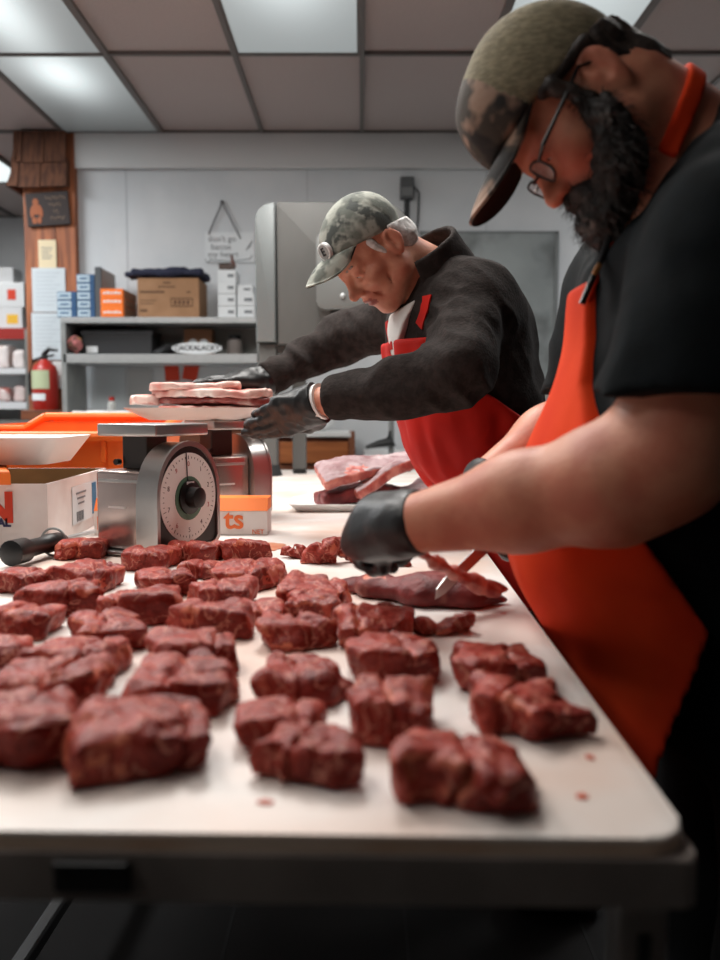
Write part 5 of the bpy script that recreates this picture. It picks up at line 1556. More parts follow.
def hand_sdf(P, Wp, f, n, thumb_sign, curls, thumb, s=1.0, spread=1.0):
    """five-fingered hand; curls = four lists of three bend angles; thumb = list of local points"""
    R = axes(f, n)                     # columns: fingers, left, back normal
    Q = ((P - V3(Wp)) @ R) / s
    Q = Q * np.array([1, thumb_sign, 1], dtype=np.float32)
    K = [(0.090, 0.030, 0.002), (0.094, 0.010, 0.004), (0.089, -0.011, 0.003), (0.080, -0.030, 0.0)]
    SG = [(0.044, 0.026, 0.022), (0.049, 0.030, 0.024), (0.045, 0.028, 0.023), (0.035, 0.021, 0.020)]
    d = None
    for (kx, ky, kz) in K:
        e = rcone(Q, (0.0, ky * 0.55, 0), (kx, ky, kz), 0.021, 0.0140)
        d = e if d is None else smin(d, e, 0.014)
    d = smin(d, ell(Q, (0.035, 0.004, -0.006), (0.045, 0.036, 0.019)), 0.012)
    fing = None
    for i in range(4):
        p = np.array(K[i]); a = 0.0; sp = (0.10, 0.02, -0.05, -0.13)[i] * spread
        pts = [p]
        for L, c in zip(SG[i], curls[i]):
            a += c
            p = p + L * np.array([math.cos(a) * math.cos(sp), math.sin(sp) * math.cos(a), -math.sin(a)])
            pts.append(p)
        rs = [0.0115, 0.0100, 0.0092, 0.0080] if i < 3 else [0.0102, 0.0090, 0.0082, 0.0072]
        e = chain(Q, pts, rs, 0.004)
        fing = e if fing is None else np.minimum(fing, e)
    d = smin(d, fing, 0.006)
    e = chain(Q, thumb, [0.019, 0.0145, 0.0115, 0.0090], 0.006)
    d = smin(d, e, 0.010)
    return d * s

def limb_noise(P, k, seed): return 0.004 * vnoise(P * np.array([1, 1, 1.0], np.float32), k, seed)

# ---------------------------------------------------------------- older man with the camouflage cap
OMY = 2.12
om = empty('person', (0.45, 2.13, 0), 'person in camouflage cap, dark fleece and red apron handling chops on the farther scale', 'person')
FO = head_frame(at(391, 247, 1.95), math.radians(56), math.radians(22), 0.955)
o_sh = at(472, 303, 1.98); o_el = at(458, 370, 1.81); o_fm = at(400, 388, 1.84); o_wr = at(328, 401, 1.90)
o_sh2 = at(412, 312, 2.30); o_el2 = at(342, 338, 2.42); o_wr2 = at(266, 379, 2.33)
o_wn = at(320, 402, 1.915)
NB = at(436, 276, 2.09)
def om_torso(P):
    d = ell(P, (0.226, 2.12, 1.335), (0.148, 0.195, 0.165), axes((0.9, 0, -0.25), (0.25, 0, 0.9)))
    d = smin(d, ell(P, (0.268, 2.13, 1.17), (0.150, 0.195, 0.19)), 0.08)
    d = smin(d, ell(P, (0.256, 2.11, 1.395), (0.105, 0.17, 0.075), axes((0.8, 0, -0.5), (0.5, 0, 0.8))), 0.06)
    d = smin(d, ell(P, (0.44, 2.15, 0.90), (0.150, 0.185, 0.17)), 0.14)
    d = smin(d, rcone(P, o_sh, o_sh2, 0.072, 0.066), 0.05)
    return d
def om_arms(P):
    d = chain(P, [o_sh, o_el, o_fm, o_wr], [0.066, 0.056, 0.044, 0.030], 0.03)
    return np.minimum(d, chain(P, [o_sh2, o_el2, o_wr2], [0.066, 0.047, 0.030], 0.03))
hb_o = hw(FO, (-0.028, 0, -0.045))
def om_neck(P):
    d = rcone(P, hb_o, NB, 0.054, 0.060)
    return smin(d, rcone(P, hw(FO, (0.04, 0, -0.075)), NB, 0.022, 0.04), 0.03)
def om_legs(P):
    d = None
    for y in (2.03, 2.25):
        e = chain(P, [(0.45, y, 0.88), (0.46, y, 0.48), (0.50, y, 0.07)], [0.095, 0.062, 0.045], 0.04)
        d = e if d is None else np.minimum(d, e)
    return d
def om_body(P):
    d = head_sdf(P, FO, 0.0, 1.0)
    d = smin(d, om_neck(P), 0.03)
    t = smin(om_torso(P), om_arms(P), 0.03)
    t = np.minimum(t, chain(P, [o_wr, o_wn, at(300, 405, 1.94)], [0.030, 0.029, 0.028], 0.01))
    t = np.minimum(t, chain(P, [o_wr2, at(248, 380, 2.32)], [0.028, 0.026], 0.01))
    t = smin(t, om_legs(P), 0.05)
    return smin(d, t, 0.04)
def lip_pick(fr):
    def f(C):
        Q = ((C - fr[0]) @ fr[1]) / fr[2]
        return ((np.abs(Q[:, 1]) < 0.024) & (Q[:, 0] > 0.092) & (Q[:, 2] > -0.0585) & (Q[:, 2] < -0.0365)).astype(int)
    return f
sdf_obj('body', om_body, (-0.35, 1.65, 0.0), (0.68, 2.6, 1.75), 0.0036, [m_skin1, m_lip], om, 1, lip_pick(FO), pad=1.9)
eyes(FO, om)
sdf_obj('eyebrow', lambda P: (lambda A: smax(rcone(A, (0.097, 0.012, 0.040), (0.082, 0.046, 0.044), 0.0045, 0.003), -0.002 + 0 * A[:, 0] - 0.01, 0.001) - 0.002 * vnoise(A, 220, 1))(np.stack([(((P - FO[0]) @ FO[1]) / FO[2])[:, 0], np.abs((((P - FO[0]) @ FO[1]) / FO[2])[:, 1]), (((P - FO[0]) @ FO[1]) / FO[2])[:, 2]], 1)), hw(FO, (0.07, 0, 0.03)) - 0.07, hw(FO, (0.07, 0, 0.03)) + 0.07, 0.0025, m_lid, om, 1)
# cap
def cap_plane_o(x): return 0.0945 + (x - 0.094) * (0.0945 - 0.014) / (0.094 + 0.050)
def cap_o(P):
    Q = ((P - FO[0]) @ FO[1]) / FO[2]
    d = ell(Q, (-0.004, 0, 0.056), (0.103, 0.083, 0.090))
    # six sewn panels
    ang = np.arctan2(Q[:, 1], Q[:, 0] + 0.006)
    d = d + 0.0016 * np.exp(-((np.abs(np.sin(ang * 3)) / 0.05) ** 2)) - 0.0018 * vnoise(Q.astype(np.float32), 26, 2)
    pl = (cap_plane_o(Q[:, 0]) - Q[:, 2]) * 0.83
    return smax(d, pl, 0.004)
cap = sdf_obj('cap', cap_o, FO[0] - 0.22, FO[0] + 0.22, 0.0032, m_camo, om, 1)
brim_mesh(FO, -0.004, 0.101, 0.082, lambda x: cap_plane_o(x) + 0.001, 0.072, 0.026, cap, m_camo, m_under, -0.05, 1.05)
pc = hw(FO, (0.0865, 0.022, 0.1080)); pn = FO[1] @ V3((0.84, 0.27, 0.48))
bm = bmesh.new(); PM = facing(pc, pn, FO[1] @ V3((-0.3, 0, 1)))
lathe(bm, [(0.0195, -0.006), (0.0195, 0.002), (0.0180, 0.003)], PM, 28)
pt = fin('patch', bm, m_white, cap, True)
bm = bmesh.new(); lathe(bm, [(0.0160, 0), (0.0160, 0.0008)], PM @ Matrix.Translation((0, 0, 0.0032)), 28)
fin('patch_disc', bm, mat('patch_grey', (150, 152, 150), 0.7), cap)
text('lettering', 'E', 0.024, PM @ Matrix.Translation((0, 0, 0.0044)), m_ink, cap, bold=0.0006)
def hair_o(P):
    Q = ((P - FO[0]) @ FO[1]) / FO[2]
    A = Q.copy(); A[:, 1] = np.abs(A[:, 1])
    d = smin(ell(A, (-0.006, 0, 0.042), (0.103, 0.0805, 0.096)), ell(A, (-0.056, 0, -0.020), (0.046, 0.062, 0.046)), 0.03)
    d = d - 0.003 * vnoise((Q * np.array([1, 1, .4])).astype(np.float32), 90, 4)
    m = smax((A[:, 2] - cap_plane_o(A[:, 0]) - 0.012) * 0.83, -(A[:, 2] + 0.058 + 0.35 * (A[:, 0] + 0.08)), 0.003)
    m1 = np.maximum(m, A[:, 0] + 0.028)
    sb = rcone(A, (0.022, 0.0690, 0.046), (0.016, 0.0715, 0.006), 0.010, 0.0050) - 0.002 * vnoise(Q.astype(np.float32), 100, 5)
    return np.minimum(smax(d, m1, 0.003), sb)
sdf_obj('hair', hair_o, FO[0] - 0.16, FO[0] + 0.16, 0.003, m_whair, om, 0)
# fleece
def polar_o(P):
    cx = 0.245 + 0.10 * np.clip(1.25 - P[:, 2], 0, 1); cy = 2.12
    return np.arctan2(-(P[:, 1] - cy), -(P[:, 0] - cx))
def om_outer(P): return smin(om_torso(P), om_arms(P), 0.035)
FRONT = 0.50      # the way the chest faces (towards the camera from -X)
def fleece(P):
    Q = P.astype(np.float32)
    w1 = vnoise(Q * np.array([1.0, 1.0, 1.6], np.float32), 14, 1)
    rid = 1 - np.abs(vnoise(Q @ np.array([[.8, 0, .6], [0, 1, 0], [-.6, 0, .8]], np.float32) * np.array([0.5, 1, 1.5], np.float32), 16, 2)) * 2
    d = om_outer(P) - 0.012 - 0.005 * w1 - 0.007 * rid
    d = smax(d, 0.93 - P[:, 2], 0.01)
    c1 = plane(P, o_wr, V3(o_wr) - V3(o_fm)); c1 = np.where(np.linalg.norm(P - V3(o_wr), axis=1) < 0.13, c1, -1)
    c2 = plane(P, o_wr2, V3(o_wr2) - V3(o_el2)); c2 = np.where(np.linalg.norm(P - V3(o_wr2), axis=1) < 0.13, c2, -1)
    d = smax(smax(d, c1, 0.006), c2, 0.006)
    # cuffs are a little fuller than the wrist
    cuff = rcone(P, V3(o_wr) + 0.16 * (V3(o_fm) - V3(o_wr)), o_wr, 0.046, 0.041)
    return np.minimum(d, smax(cuff, c1, 0.004))
jk = sdf_obj('fleece_jacket', fleece, (-0.30, 1.65, 0.9), (0.62, 2.6, 1.65), 0.0055, m_fleece, om, 1, pad=2.0)
CA, CB = V3(at(443, 288, 2.07)), V3(at(420, 247, 2.03))
def collar(P):
    d = rcone(P, CA, CB, 0.092, 0.080)
    sh = np.abs(d) - 0.006
    ax_ = (CB - CA) / np.linalg.norm(CB - CA)
    h = (P - CA) @ ax_
    m = np.maximum(h - 0.108, -h - 0.03)
    fwd = (P - CA) @ V3((-0.90, 0.05, -0.42))
    return smax(smax(sh, m, 0.004), fwd - 0.044, 0.004) - 0.0015 * vnoise(P, 40, 3)
sdf_obj('collar', collar, CA - 0.2, CB + 0.2, 0.004, m_fleece, jk, 1)
def undershirt(P):
    ph = polar_o(P)
    d = smin(om_torso(P), om_neck(P), 0.03) - 0.0215 - 0.003 * vnoise(P, 26, 8)
    d = smax(d, (np.abs(ph - FRONT) - np.clip((P[:, 2] - 1.27) * 2.6, 0.02, 0.42)) * 0.12, 0.004)
    d = smax(d, 1.29 - P[:, 2], 0.004)
    nk = plane(P, at(398, 310, 2.04), (-0.55, -0.1, 0.85))
    return smax(d, nk, 0.004)
sdf_obj('undershirt', undershirt, (-0.05, 1.85, 1.25), (0.35, 2.35, 1.56), 0.004, m_white_t, om, 1)
# apron
def apron_o(P):
    ph = polar_o(P)
    sk = np.minimum(om_outer(P), 9)
    t = smin(om_torso(P), ell(P, (0.42, 2.14, 0.75), (0.17, 0.21, 0.40)), 0.06)
    d = t - 0.026 - 0.009 * vnoise(P * np.array([1.6, 1.6, 0.7], np.float32), 18, 5)
    z = P[:, 2]
    wz = np.interp(z, [0.9, 1.08, 1.16, 1.22, 1.26, 1.33], [2.2, 2.0, 1.75, 1.1, 0.85, 0.72]).astype(np.float32)
    d = smax(d, (np.abs(ph - FRONT + 0.1) - wz) * 0.15, 0.004)
    # slanting side edge and the tops of the bib
    edge = P[:, 0] - np.interp(z, [0.5, 0.8, 1.08, 1.12, 1.20, 1.25], [0.33, 0.38, 0.45, 0.40, 0.28, 0.22]).astype(np.float32)
    d = smax(d, edge * 0.8, 0.004)
    return smax(smax(d, z - 1.325, 0.004), 0.45 - z, 0.004)
ap = sdf_obj('apron', apron_o, (-0.02, 1.8, 0.42), (0.6, 2.5, 1.36), 0.005, m_apron1, om, 1, pad=2.2)
from mathutils.bvhtree import BVHTree
def bvh(*obs):
    V, F = [], []
    for o in obs:
        b = len(V)
        V += [tuple(v.co) for v in o.data.vertices]; F += [tuple(k + b for k in p.vertices) for p in o.data.polygons]
    return BVHTree.FromPolygons(V, F)
def ribbon(name, tree, pix, width, m, parent, off=0.004, th=0.003):
    """flat band laid on a surface along a line of sight points"""
    pts = []
    for px, py in pix:
        h = tree.ray_cast(Vector((0, 0, CAMZ)), ray(px, py).normalized())
        if h[0] is not None: pts.append((h[0], h[1]))
    bm = bmesh.new(); prev = None
    for k, (p, n) in enumerate(pts):
        d = (pts[min(k + 1, len(pts) - 1)][0] - pts[max(k - 1, 0)][0]).normalized()
        sd = d.cross(n).normalized() * width / 2
        q = [bm.verts.new(v) for v in (p + n * off - sd, p + n * off + sd, p + n * (off - th) + sd, p + n * (off - th) - sd)]
        if prev:
            for a in range(4): bm.faces.new((prev[a], prev[(a + 1) % 4], q[(a + 1) % 4], q[a]))
        else: bm.faces.new(q)
        prev = q
    bm.faces.new(prev[::-1])
    return fin(name, bm, m, parent, True)
tr_ = bvh(jk, ap)
ribbon('strap', tr_, [(428, 296), (427, 302), (425.5, 308), (424, 314), (422, 320), (420, 326)], 0.026, m_apron1, ap)
ribbon('strap', tr_, [(388, 322), (389, 330), (390, 338), (391, 346), (391.5, 350)], 0.022, m_apron1, ap)
def trousers(legs, torso, ztop):
    def f(P):
        d = smin(legs(P), torso(P), 0.04) - 0.012 - 0.004 * vnoise(P, 12, 9)
        return smax(smax(d, P[:, 2] - ztop, 0.005), 0.085 - P[:, 2], 0.005)
    return f
sdf_obj('trousers', trousers(om_legs, lambda P: ell(P, (0.44, 2.15, 0.90), (0.15, 0.185, 0.17)), 0.98), (0.2, 1.85, 0.05), (0.72, 2.45, 1.02), 0.012, m_trouser, om, 1)
def boot(name, x, y, parent):
    def f(P):
        d = smin(rcone(P, (x - 0.10, y, 0.04), (x + 0.04, y, 0.045), 0.042, 0.044), rcone(P, (x + 0.02, y, 0.05), (x + 0.015, y, 0.15), 0.048, 0.052), 0.03)
        return smax(d, 0.0015 - P[:, 2], 0.004)
    sdf_obj(name, f, (x - 0.2, y - 0.1, -0.01), (x + 0.15, y + 0.1, 0.24), 0.007, m_boot, parent, 1)
for y in (2.03, 2.25): boot('boot', 0.49, y, om)
# gloves
flat = [[0.10, 0.12, 0.10]] * 4
def glove_near(P):
    f = V3(at(228, 438, 2.04)) - V3(o_wn)
    d = hand_sdf(P, o_wn, f, (-0.10, -0.80, -0.50), 1 if True else -1, [[0.04, 0.14, 0.12], [0.06, 0.14, 0.12], [0.08, 0.16, 0.14], [0.10, 0.18, 0.16]],
                 [(0.012, 0.022, -0.010), (0.045, 0.048, -0.022), (0.078, 0.058, -0.034), (0.105, 0.054, -0.040)], 1.14, -1.3)
    q = (P - V3(o_wn)) @ V3(f / np.linalg.norm(f))
    cuff = rcone(P, V3(o_wn) + 0.03 * f / np.linalg.norm(f), V3(o_wn) - 0.004 * f / np.linalg.norm(f), 0.036, 0.0385)
    d = smin(d, cuff, 0.02)
    d = d - 0.0022 * vnoise(P, 40, 11) - 0.0018 * (1 - np.abs(vnoise(P, 60, 12)) * 2)
    return smax(d, -q - 0.001, 0.002)
g1 = sdf_obj('glove', glove_near, V3(o_wn) - 0.26, V3(o_wn) + 0.26, 0.0032, m_glove, om, 1)
f_ = Vector(at(234, 432, 2.04)) - Vector(o_wn); f_.normalize()
bm = tube(bmesh.new(), [Vector(o_wn) - f_ * 0.008, Vector(o_wn) + f_ * 0.003], [0.0392, 0.0398], 28)
fin('glove_hem', bm, m_white, g1, True)
def glove_far(P):
    f = V3(at(196, 381, 2.27)) - V3(o_wr2)
    d = hand_sdf(P, V3(o_wr2) + 0.012 * f, f, (-0.05, -0.28, 1.0), 1, [[-0.02, 0.05, 0.05], [0.05, 0.12, 0.1], [0.08, 0.2, 0.2], [0.1, 0.25, 0.2]],
                 [(0.010, -0.022, -0.006), (0.045, -0.046, -0.010), (0.075, -0.055, -0.014), (0.10, -0.056, -0.018)], 1.0, 0.6)
    u = f / np.linalg.norm(f)
    d = smin(d, rcone(P, V3(o_wr2) + 0.03 * u, V3(o_wr2) - 0.02 * u, 0.031, 0.036), 0.02)
    d = d - 0.0022 * vnoise(P, 40, 13) - 0.0015 * (1 - np.abs(vnoise(P, 60, 14)) * 2)
    return smax(d, -((P - V3(o_wr2)) @ u) - 0.02, 0.002)
sdf_obj('glove', glove_far, V3(o_wr2) - 0.24, V3(o_wr2) + 0.24, 0.0032, m_glove, om, 1)

# ---------------------------------------------------------------- bearded man on the right
rm = empty('person', (0.53, 1.14, 0), 'bearded person in khaki cap, glasses, black tee and orange apron cutting meat', 'person')
FR = head_frame(at(598, 82, 1.05), math.radians(63), math.radians(3), 0.97, math.radians(13))
r_sh = at(742, 255, 0.93); r_el = at(666, 460, 0.91)
r_f1 = at(612, 484, 0.93); r_f2 = at(520, 502, 0.98); r_wr = at(410, 525, 1.04)
r_sh2 = (0.40, 1.34, 1.34); r_el2 = at(596, 412, 1.42); r_wr2 = at(487, 480, 1.33)
NR = tuple(at(703, 168, 1.12))
def rm_torso(P):
    d = ell(P, (0.458, 1.13, 1.25), (0.170, 0.225, 0.21), axes((0.93, 0, -0.30), (0.30, 0, 0.93)))
    d = smin(d, ell(P, (0.470, 1.14, 1.02), (0.262, 0.235, 0.205)), 0.10)
    d = smin(d, rcone(P, r_sh, r_sh2, 0.082, 0.082), 0.06)
    d = smin(d, rcone(P, (0.455, 1.00, 1.40), (0.455, 1.22, 1.40), 0.07, 0.07), 0.06)
    d = smin(d, ell(P, (0.54, 1.14, 0.87), (0.20, 0.215, 0.17)), 0.10)
    return d
def rm_arms(P):
    d = chain(P, [r_sh, r_el], [0.084, 0.060], 0.03)
    d = smin(d, chain(P, [r_el, r_f1, r_f2, r_wr], [0.054, 0.060, 0.050, 0.034], 0.03), 0.03)
    e = chain(P, [r_sh2, r_el2, tuple((V3(r_el2) * 0.55 + V3(r_wr2) * 0.45)), r_wr2], [0.078, 0.055, 0.05, 0.031], 0.03)
    return np.minimum(d, e)
hb_r = hw(FR, (-0.025, 0, -0.035))
def rm_neck(P):
    d = rcone(P, hb_r, NR, 0.066, 0.078)
    d = smin(d, rcone(P, hw(FR, (0.02, 0, -0.07)), at(668, 235, 1.12), 0.045, 0.06), 0.04)
    return d
def rm_legs(P):
    d = None
    for y in (1.02, 1.26):
        e = chain(P, [(0.54, y, 0.86), (0.52, y, 0.48), (0.56, y, 0.07)], [0.115, 0.075, 0.05], 0.04)
        d = e if d is None else np.minimum(d, e)
    return d
r_wn = r_wr
def rm_body(P):
    d = head_sdf(P, FR, 1.0, 0.0)
    d = smin(d, rm_neck(P), 0.035)
    t = smin(rm_torso(P), rm_arms(P), 0.035)
    t = smin(t, rm_legs(P), 0.06)
    t = np.minimum(t, chain(P, [r_wr, at(388, 527, 1.09)], [0.033, 0.029], 0.01))
    d = smin(d, t, 0.05)
    return d - 0.0006 * vnoise(P, 30, 6)
sdf_obj('body', rm_body, (0.0, 0.7, 0.0), (0.85, 1.65, 1.75), 0.0036, [m_skin2, m_lip], rm, 1, lip_pick(FR), pad=1.9)
eyes(FR, rm)
# cap
def cap_plane_r(x): return 0.024 + (x + 0.074) * 0.28
def crown_r(Q):
    d = ell(Q, (0.0, 0, 0.060), (0.108, 0.086, 0.105))
    d = smin(d, ell(Q, (0.060, 0, 0.088), (0.047, 0.060, 0.056)), 0.04)
    return d
def cap_r(P):
    Q = ((P - FR[0]) @ FR[1]) / FR[2]
    d = crown_r(Q)
    ang = np.arctan2(Q[:, 1], Q[:, 0])
    d = d + 0.0018 * np.exp(-((np.abs(np.sin(ang * 3 + 0.2)) / 0.045) ** 2)) - 0.0012 * vnoise(Q.astype(np.float32), 22, 2)
    pl = (cap_plane_r(Q[:, 0]) - Q[:, 2]) * 0.95
    return smax(d, pl, 0.004) * FR[2]
def cap_pick(C):
    Q = ((C - FR[0]) @ FR[1]) / FR[2]
    return (Q[:, 0] > 0.054 - 0.25 * np.maximum(Q[:, 2] - 0.10, 0)).astype(int)
cap2 = sdf_obj('cap', cap_r, FR[0] - 0.24, FR[0] + 0.24, 0.0028, [m_khaki, m_dcamo], rm, 1, cap_pick)
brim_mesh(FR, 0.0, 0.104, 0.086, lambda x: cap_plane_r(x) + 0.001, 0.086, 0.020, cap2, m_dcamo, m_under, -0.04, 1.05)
def hair_r(P):
    Q = ((P - FR[0]) @ FR[1]) / FR[2]
    A = Q.copy(); A[:, 1] = np.abs(A[:, 1])
    st = vnoise((Q * np.array([1, 1, .35])).astype(np.float32), 110, 4)
    d = smin(ell(A, (-0.006, 0, 0.045), (0.104, 0.083, 0.098)), ell(A, (-0.058, 0, -0.030), (0.042, 0.055, 0.055)), 0.03) - 0.004 * st - 0.002 * vnoise(Q.astype(np.float32), 60, 5)
    m = np.maximum((A[:, 2] - cap_plane_r(A[:, 0]) - 0.010) * 0.95, -(A[:, 2] + 0.062 + 0.5 * (A[:, 0] + 0.08)))
    m = np.maximum(m, A[:, 0] + 0.024 - 0.2 * np.maximum(A[:, 2] - 0.01, 0))
    sb = rcone(A, (0.024, 0.074, 0.048), (0.022, 0.074, 0.0), 0.012, 0.010) - 0.003 * vnoise(Q.astype(np.float32), 90, 6)
    ab = rcone(A, (0.034, 0.072, 0.054), (-0.035, 0.078, 0.036), 0.010, 0.009)
    return np.minimum(smax(d, m, 0.004), np.minimum(sb, ab)) * FR[2]
sdf_obj('hair', hair_r, FR[0] - 0.17, FR[0] + 0.17, 0.0028, m_bhair, rm, 0)
def beard_core(A):
    d = chain(A, [(0.024, 0.070, 0.010), (0.030, 0.068, -0.030), (0.058, 0.056, -0.062), (0.100, 0.026, -0.078)], [0.011, 0.017, 0.024, 0.032], 0.03)
    d = smin(d, ell(A, (0.112, 0, -0.082), (0.040, 0.042, 0.036)), 0.03)
    d = smin(d, chain(A, [(0.113, 0.0, -0.0285), (0.103, 0.024, -0.038), (0.092, 0.036, -0.058)], [0.0105, 0.0105, 0.012], 0.012), 0.006)
    return d
def beard(P):
    Q = (((P - FR[0]) @ FR[1]) / FR[2]).astype(np.float32)
    A = Q.copy(); A[:, 1] = np.abs(A[:, 1])
    d = beard_core(A) - 0.004 * vnoise(Q, 70, 7) - 0.0035 * vnoise(Q, 150, 8)
    return d * FR[2]
bo = sdf_obj('beard', beard, FR[0] - 0.2, FR[0] + 0.2, 0.0027, m_beard, rm, 0, pad=2.2)
# loose whiskers standing off the beard
rw = np.random.RandomState(5)
Vb = np.array([v.co for v in bo.data.vertices]); Nb = np.array([v.normal for v in bo.data.vertices])
bm = bmesh.new()
dn = FR[1] @ V3((0.35, 0, -0.9))
for i in rw.choice(len(Vb), 2600, replace=False):
    p, n_ = Vector(Vb[i]), Vector(Nb[i])
    L = rw.uniform(0.008, 0.018)
    t_ = (n_ * 0.75 + Vector(dn) * 0.8 + Vector(rw.normal(0, 0.3, 3))).normalized()
    sd = n_.cross(t_).normalized() * 0.0006
    m1 = p + t_ * L * 0.55 + n_ * 0.001
    a, b, c, e, f = (bm.verts.new(q) for q in (p - n_ * 0.002 - sd, p - n_ * 0.002 + sd, m1 + sd * 0.8, m1 - sd * 0.8, p + t_ * L + Vector(dn) * L * 0.25))
    bm.faces.new((a, b, c, e)); bm.faces.new((e, c, f))
fin('whiskers', bm, m_beard, bo)
# glasses
gl = None
bm = bmesh.new()
W2 = lambda p: Vector(hw(FR, p))
for sg in (1, -1):
    rim_c = (0.108, 0.034 * sg, 0.014)
    pts = [W2((rim_c[0] - 0.004 * abs(math.cos(a)) , rim_c[1] + 0.0245 * math.copysign(abs(math.cos(a)) ** 0.8, math.cos(a)), rim_c[2] + 0.0165 * math.copysign(abs(math.sin(a)) ** 0.8, math.sin(a)))) for a in [2 * PI * k / 30 for k in range(31)]]
    tube(bm, pts, 0.0016, 6)
    tube(bm, [W2((0.104, 0.059 * sg, 0.022)), W2((0.092, 0.075 * sg, 0.024)), W2((0.03, 0.082 * sg, 0.026)), W2((-0.004, 0.082 * sg, 0.028)), W2((-0.028, 0.077 * sg, 0.006))], [0.0022, 0.0026, 0.0024, 0.002, 0.0016], 8)
tube(bm, [W2((0.107, 0.010, 0.020)), W2((0.112, 0.0, 0.022)), W2((0.107, -0.010, 0.020))], 0.0016, 6)
gl = fin('glasses', bm, m_glassf, rm, True)
for sg in (1, -1):
    bm = bmesh.new()
    vs = [bm.verts.new(W2((0.108 - 0.004 * abs(math.cos(a)), 0.034 * sg + 0.0240 * math.copysign(abs(math.cos(a)) ** 0.8, math.cos(a)), 0.014 + 0.0160 * math.copysign(abs(math.sin(a)) ** 0.8, math.sin(a))))) for a in [2 * PI * k / 30 for k in range(30)]]
    bm.faces.new(vs); bmesh.ops.solidify(bm, geom=bm.faces[:], thickness=0.0012)
    fin('lens', bm, m_lens, gl)
# t-shirt
HEM = at(660, 398, 0.86).z
def tee(P):
    Q = P.astype(np.float32)
    fold = 1 - np.abs(vnoise(Q @ np.array([[.75, 0, .66], [0, 1, 0], [-.66, 0, .75]], np.float32) * np.array([0.45, 0.8, 1.6], np.float32), 15, 3)) * 2
    d = smin(rm_torso(P), smin(rm_neck(P), rcone(P, NR, r_sh, 0.07, 0.07), 0.05), 0.05) - 0.010
    d = smax(d, plane(P, at(680, 162, 1.05), (-0.80, 0, 0.60)), 0.004)
    d = smax(d, 0.80 - P[:, 2], 0.005)
    s1 = smax(chain(P, [r_sh, r_el], [0.094, 0.094], 0.03), HEM - P[:, 2] + 0.01 * vnoise(Q, 9, 1), 0.006)
    s2 = smax(chain(P, [r_sh2, r_el2], [0.094, 0.09], 0.03), 1.20 - P[:, 2], 0.006)
    d = smin(d, smin(s1, s2, 0.02), 0.03)
    return d - 0.0045 * fold - 0.003 * vnoise(Q, 22, 4)
sdf_obj('t_shirt', tee, (0.05, 0.7, 0.75), (0.85, 1.7, 1.62), 0.0055, m_tee, rm, 1, pad=2.0)
# apron
def apron_r(P):
    z = P[:, 2]
    t = smin(rm_torso(P), ell(P, (0.49, 1.14, 0.72), (0.19, 0.235, 0.40)), 0.08)
    d = t - 0.021 - 0.004 * vnoise(P * np.array([1.5, 1.5, 0.6], np.float32), 14, 6)
    yn = np.interp(z, [0.98, 1.05, 1.10, 1.15, 1.20, 1.27, 1.33], [0.68, 0.88, 0.965, 1.015, 1.055, 1.08, 1.095]).astype(np.float32)
    yf = np.interp(z, [1.0, 1.1, 1.2, 1.33], [1.6, 1.42, 1.34, 1.27]).astype(np.float32)
    d = smax(d, np.maximum(yn - P[:, 1], P[:, 1] - yf), 0.006)
    xe = np.interp(z, [0.50, 0.76, 0.94, 1.035, 1.10, 1.2], [0.29, 0.330, 0.362, 0.298, 0.30, 0.33]).astype(np.float32)
    d = smax(d, (P[:, 0] - xe) * 0.9, 0.004)
    return smax(smax(d, z - 1.325, 0.004), 0.42 - z, 0.004)
ap2 = sdf_obj('apron', apron_r, (0.08, 0.8, 0.38), (0.55, 1.5, 1.36), 0.0048, m_apron2, rm, 1, pad=2.2)
q1, q2 = V3(at(690, 72, 1.12)), V3(at(645, 172, 1.12))
dv = (q2 - q1) / np.linalg.norm(q2 - q1)
nv = np.array([-dv[2], 0, dv[0]], dtype=np.float32)
def neck_strap(P):
    d = smin(rm_neck(P), rcone(P, NR, r_sh, 0.05, 0.06), 0.03) - 0.007
    return smax(smax(d, np.abs((P - q1) @ nv) - 0.0115, 0.002), plane(P, q2, dv), 0.003)
sdf_obj('neck_strap', neck_strap, q1 - 0.22, q1 + 0.22, 0.003, m_apron2, ap2, 1)
# strap and cord from the bib up to the beard
bm = bmesh.new()
tube(bm, [at(588, 302, 1.09), at(600, 272, 1.085), at(609, 250, 1.08), at(617, 232, 1.08)], 0.005, 8, flat=0.5)
fin('bib_strap', bm, m_apron2, ap2, True)
bm = bmesh.new()
tube(bm, [at(582, 304, 1.06), at(592, 280, 1.06), at(602, 258, 1.06), at(610, 236, 1.06)], 0.004, 8)
cord = fin('lanyard', bm, m_glassf, rm, True)
bm = bmesh.new(); box(bm, at(597, 269, 1.055), (0.006, 0.005, 0.014), rotm(0, 0.5, 0), 0.001); fin('clasp', bm, mat('brass', (196, 140, 84), 0.35, 0.7), cord)
sdf_obj('trousers', trousers(rm_legs, lambda P: ell(P, (0.54, 1.14, 0.87), (0.20, 0.215, 0.17)), 0.96), (0.2, 0.8, 0.05), (0.85, 1.5, 1.0), 0.012, m_trouser, rm, 1)
for y in (1.02, 1.26): boot('boot', 0.55, y, rm)
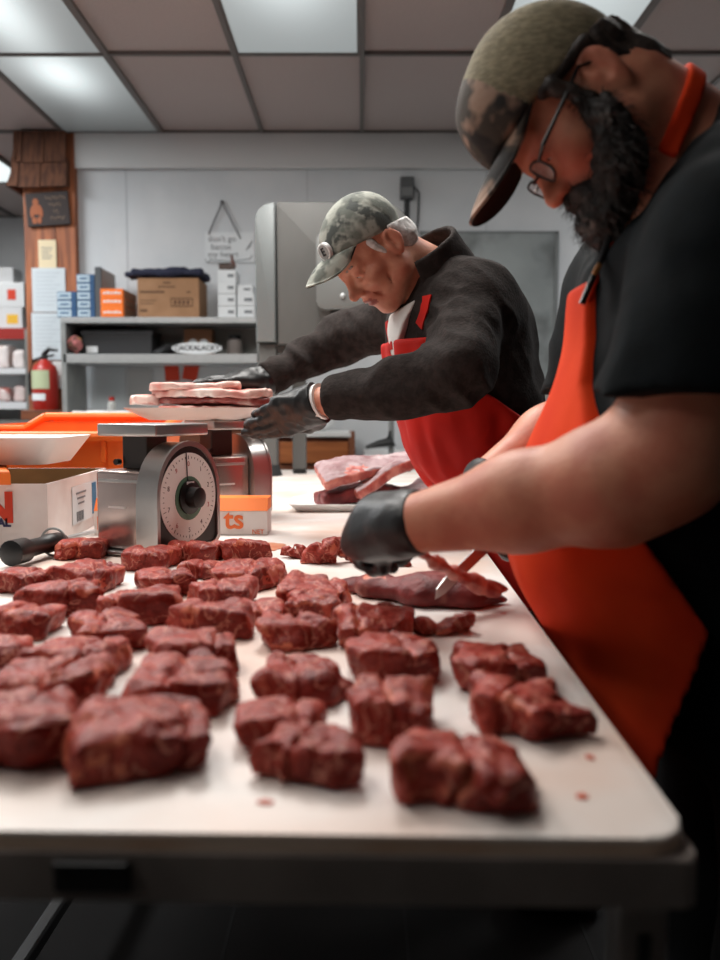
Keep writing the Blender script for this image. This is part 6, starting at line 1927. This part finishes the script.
# gloves
rf = V3((-0.50, 0.82, -0.18))
GW = V3(at(402, 524, 1.06))
def glove_r(P):
    d = hand_sdf(P, GW, rf, (-0.45, -0.42, 0.80), -1, [[0.75, 1.3, 0.7], [0.85, 1.3, 0.7], [0.95, 1.3, 0.7], [1.05, 1.3, 0.7]],
                 [(0.012, 0.022, -0.012), (0.045, 0.040, -0.034), (0.072, 0.036, -0.058), (0.090, 0.020, -0.068)], 0.98, 0.3)
    u = rf / np.linalg.norm(rf)
    ax2 = V3(r_f2) - V3(r_wr); ax2 /= np.linalg.norm(ax2)
    d = smin(d, rcone(P, GW + 0.045 * u, V3(r_wr) + 0.01 * ax2, 0.040, 0.0365), 0.03)
    d = d - 0.0018 * vnoise(P, 36, 15)
    return smax(d, plane(P, V3(r_wr) + 0.012 * ax2, ax2), 0.002)
sdf_obj('glove', glove_r, GW - 0.22, GW + 0.22, 0.003, m_glove, rm, 1)
KH, KT = V3(at(517, 516, 1.245)), V3(at(433, 596, 1.172))
kd = (KT - KH) / np.linalg.norm(KT - KH)
gf = V3((-0.12, -0.32, -0.94)); gf = gf - kd * float(gf @ kd); gf /= np.linalg.norm(gf)
GW2 = V3(r_wr2)
kn = np.cross(gf, kd)   # palm normal side
pc2 = KH - gf * 0.055
def glove_r2(P):
    d = hand_sdf(P, pc2 + kn * 0.026, gf, kn, 1 if float(np.cross(kn, gf) @ kd) > 0 else -1, [[1.2, 1.3, 0.8]] * 4,
                 [(0.012, 0.022, -0.012), (0.045, 0.045, -0.030), (0.072, 0.052, -0.040), (0.095, 0.050, -0.046)], 1.0, 0.2)
    a = pc2 + kn * 0.026
    d = smin(d, rcone(P, a, GW2, 0.030, 0.036), 0.02)
    u = V3(r_wr2) - V3(r_el2); u /= np.linalg.norm(u)
    return smax(d - 0.0018 * vnoise(P, 36, 16), -((P - GW2) @ u) - 0.006, 0.002)
sdf_obj('glove', glove_r2, KH - 0.25, KH + 0.25, 0.0034, m_glove, rm, 1)
# boning knife
kn_t = empty('boning_knife', Vector(KT), 'narrow boning knife slicing into the long dark muscle', 'knife')
sdv = Vector(np.cross(kd, (0, 0, 1))).normalized(); upv = sdv.cross(Vector(kd)).normalized()
bl = [(0.0, 0.008), (0.10, 0.0075), (0.118, 0.004), (0.128, -0.006), (0.11, -0.010), (0.0, -0.010)]
B0 = Vector(KT) - Vector(kd) * 0.128
bm = bmesh.new()
a = [bm.verts.new(B0 + Vector(kd) * p[0] + upv * p[1] + sdv * (0.0011 if p[1] > 0 else 0.0002)) for p in bl]
b = [bm.verts.new(B0 + Vector(kd) * p[0] + upv * p[1] - sdv * (0.0011 if p[1] > 0 else 0.0002)) for p in bl]
bm.faces.new(a); bm.faces.new(b[::-1])
for i in range(len(bl)): bm.faces.new((a[i], b[i], b[(i + 1) % len(bl)], a[(i + 1) % len(bl)]))
fin('blade', bm, m_sst, kn_t)
bm = tube(bmesh.new(), [B0 + Vector(kd) * 0.002, B0 - Vector(kd) * 0.02, B0 - Vector(kd) * 0.07, B0 - Vector(kd) * 0.115], [0.010, 0.012, 0.013, 0.010], 14)
fin('handle', bm, m_black, kn_t, True)
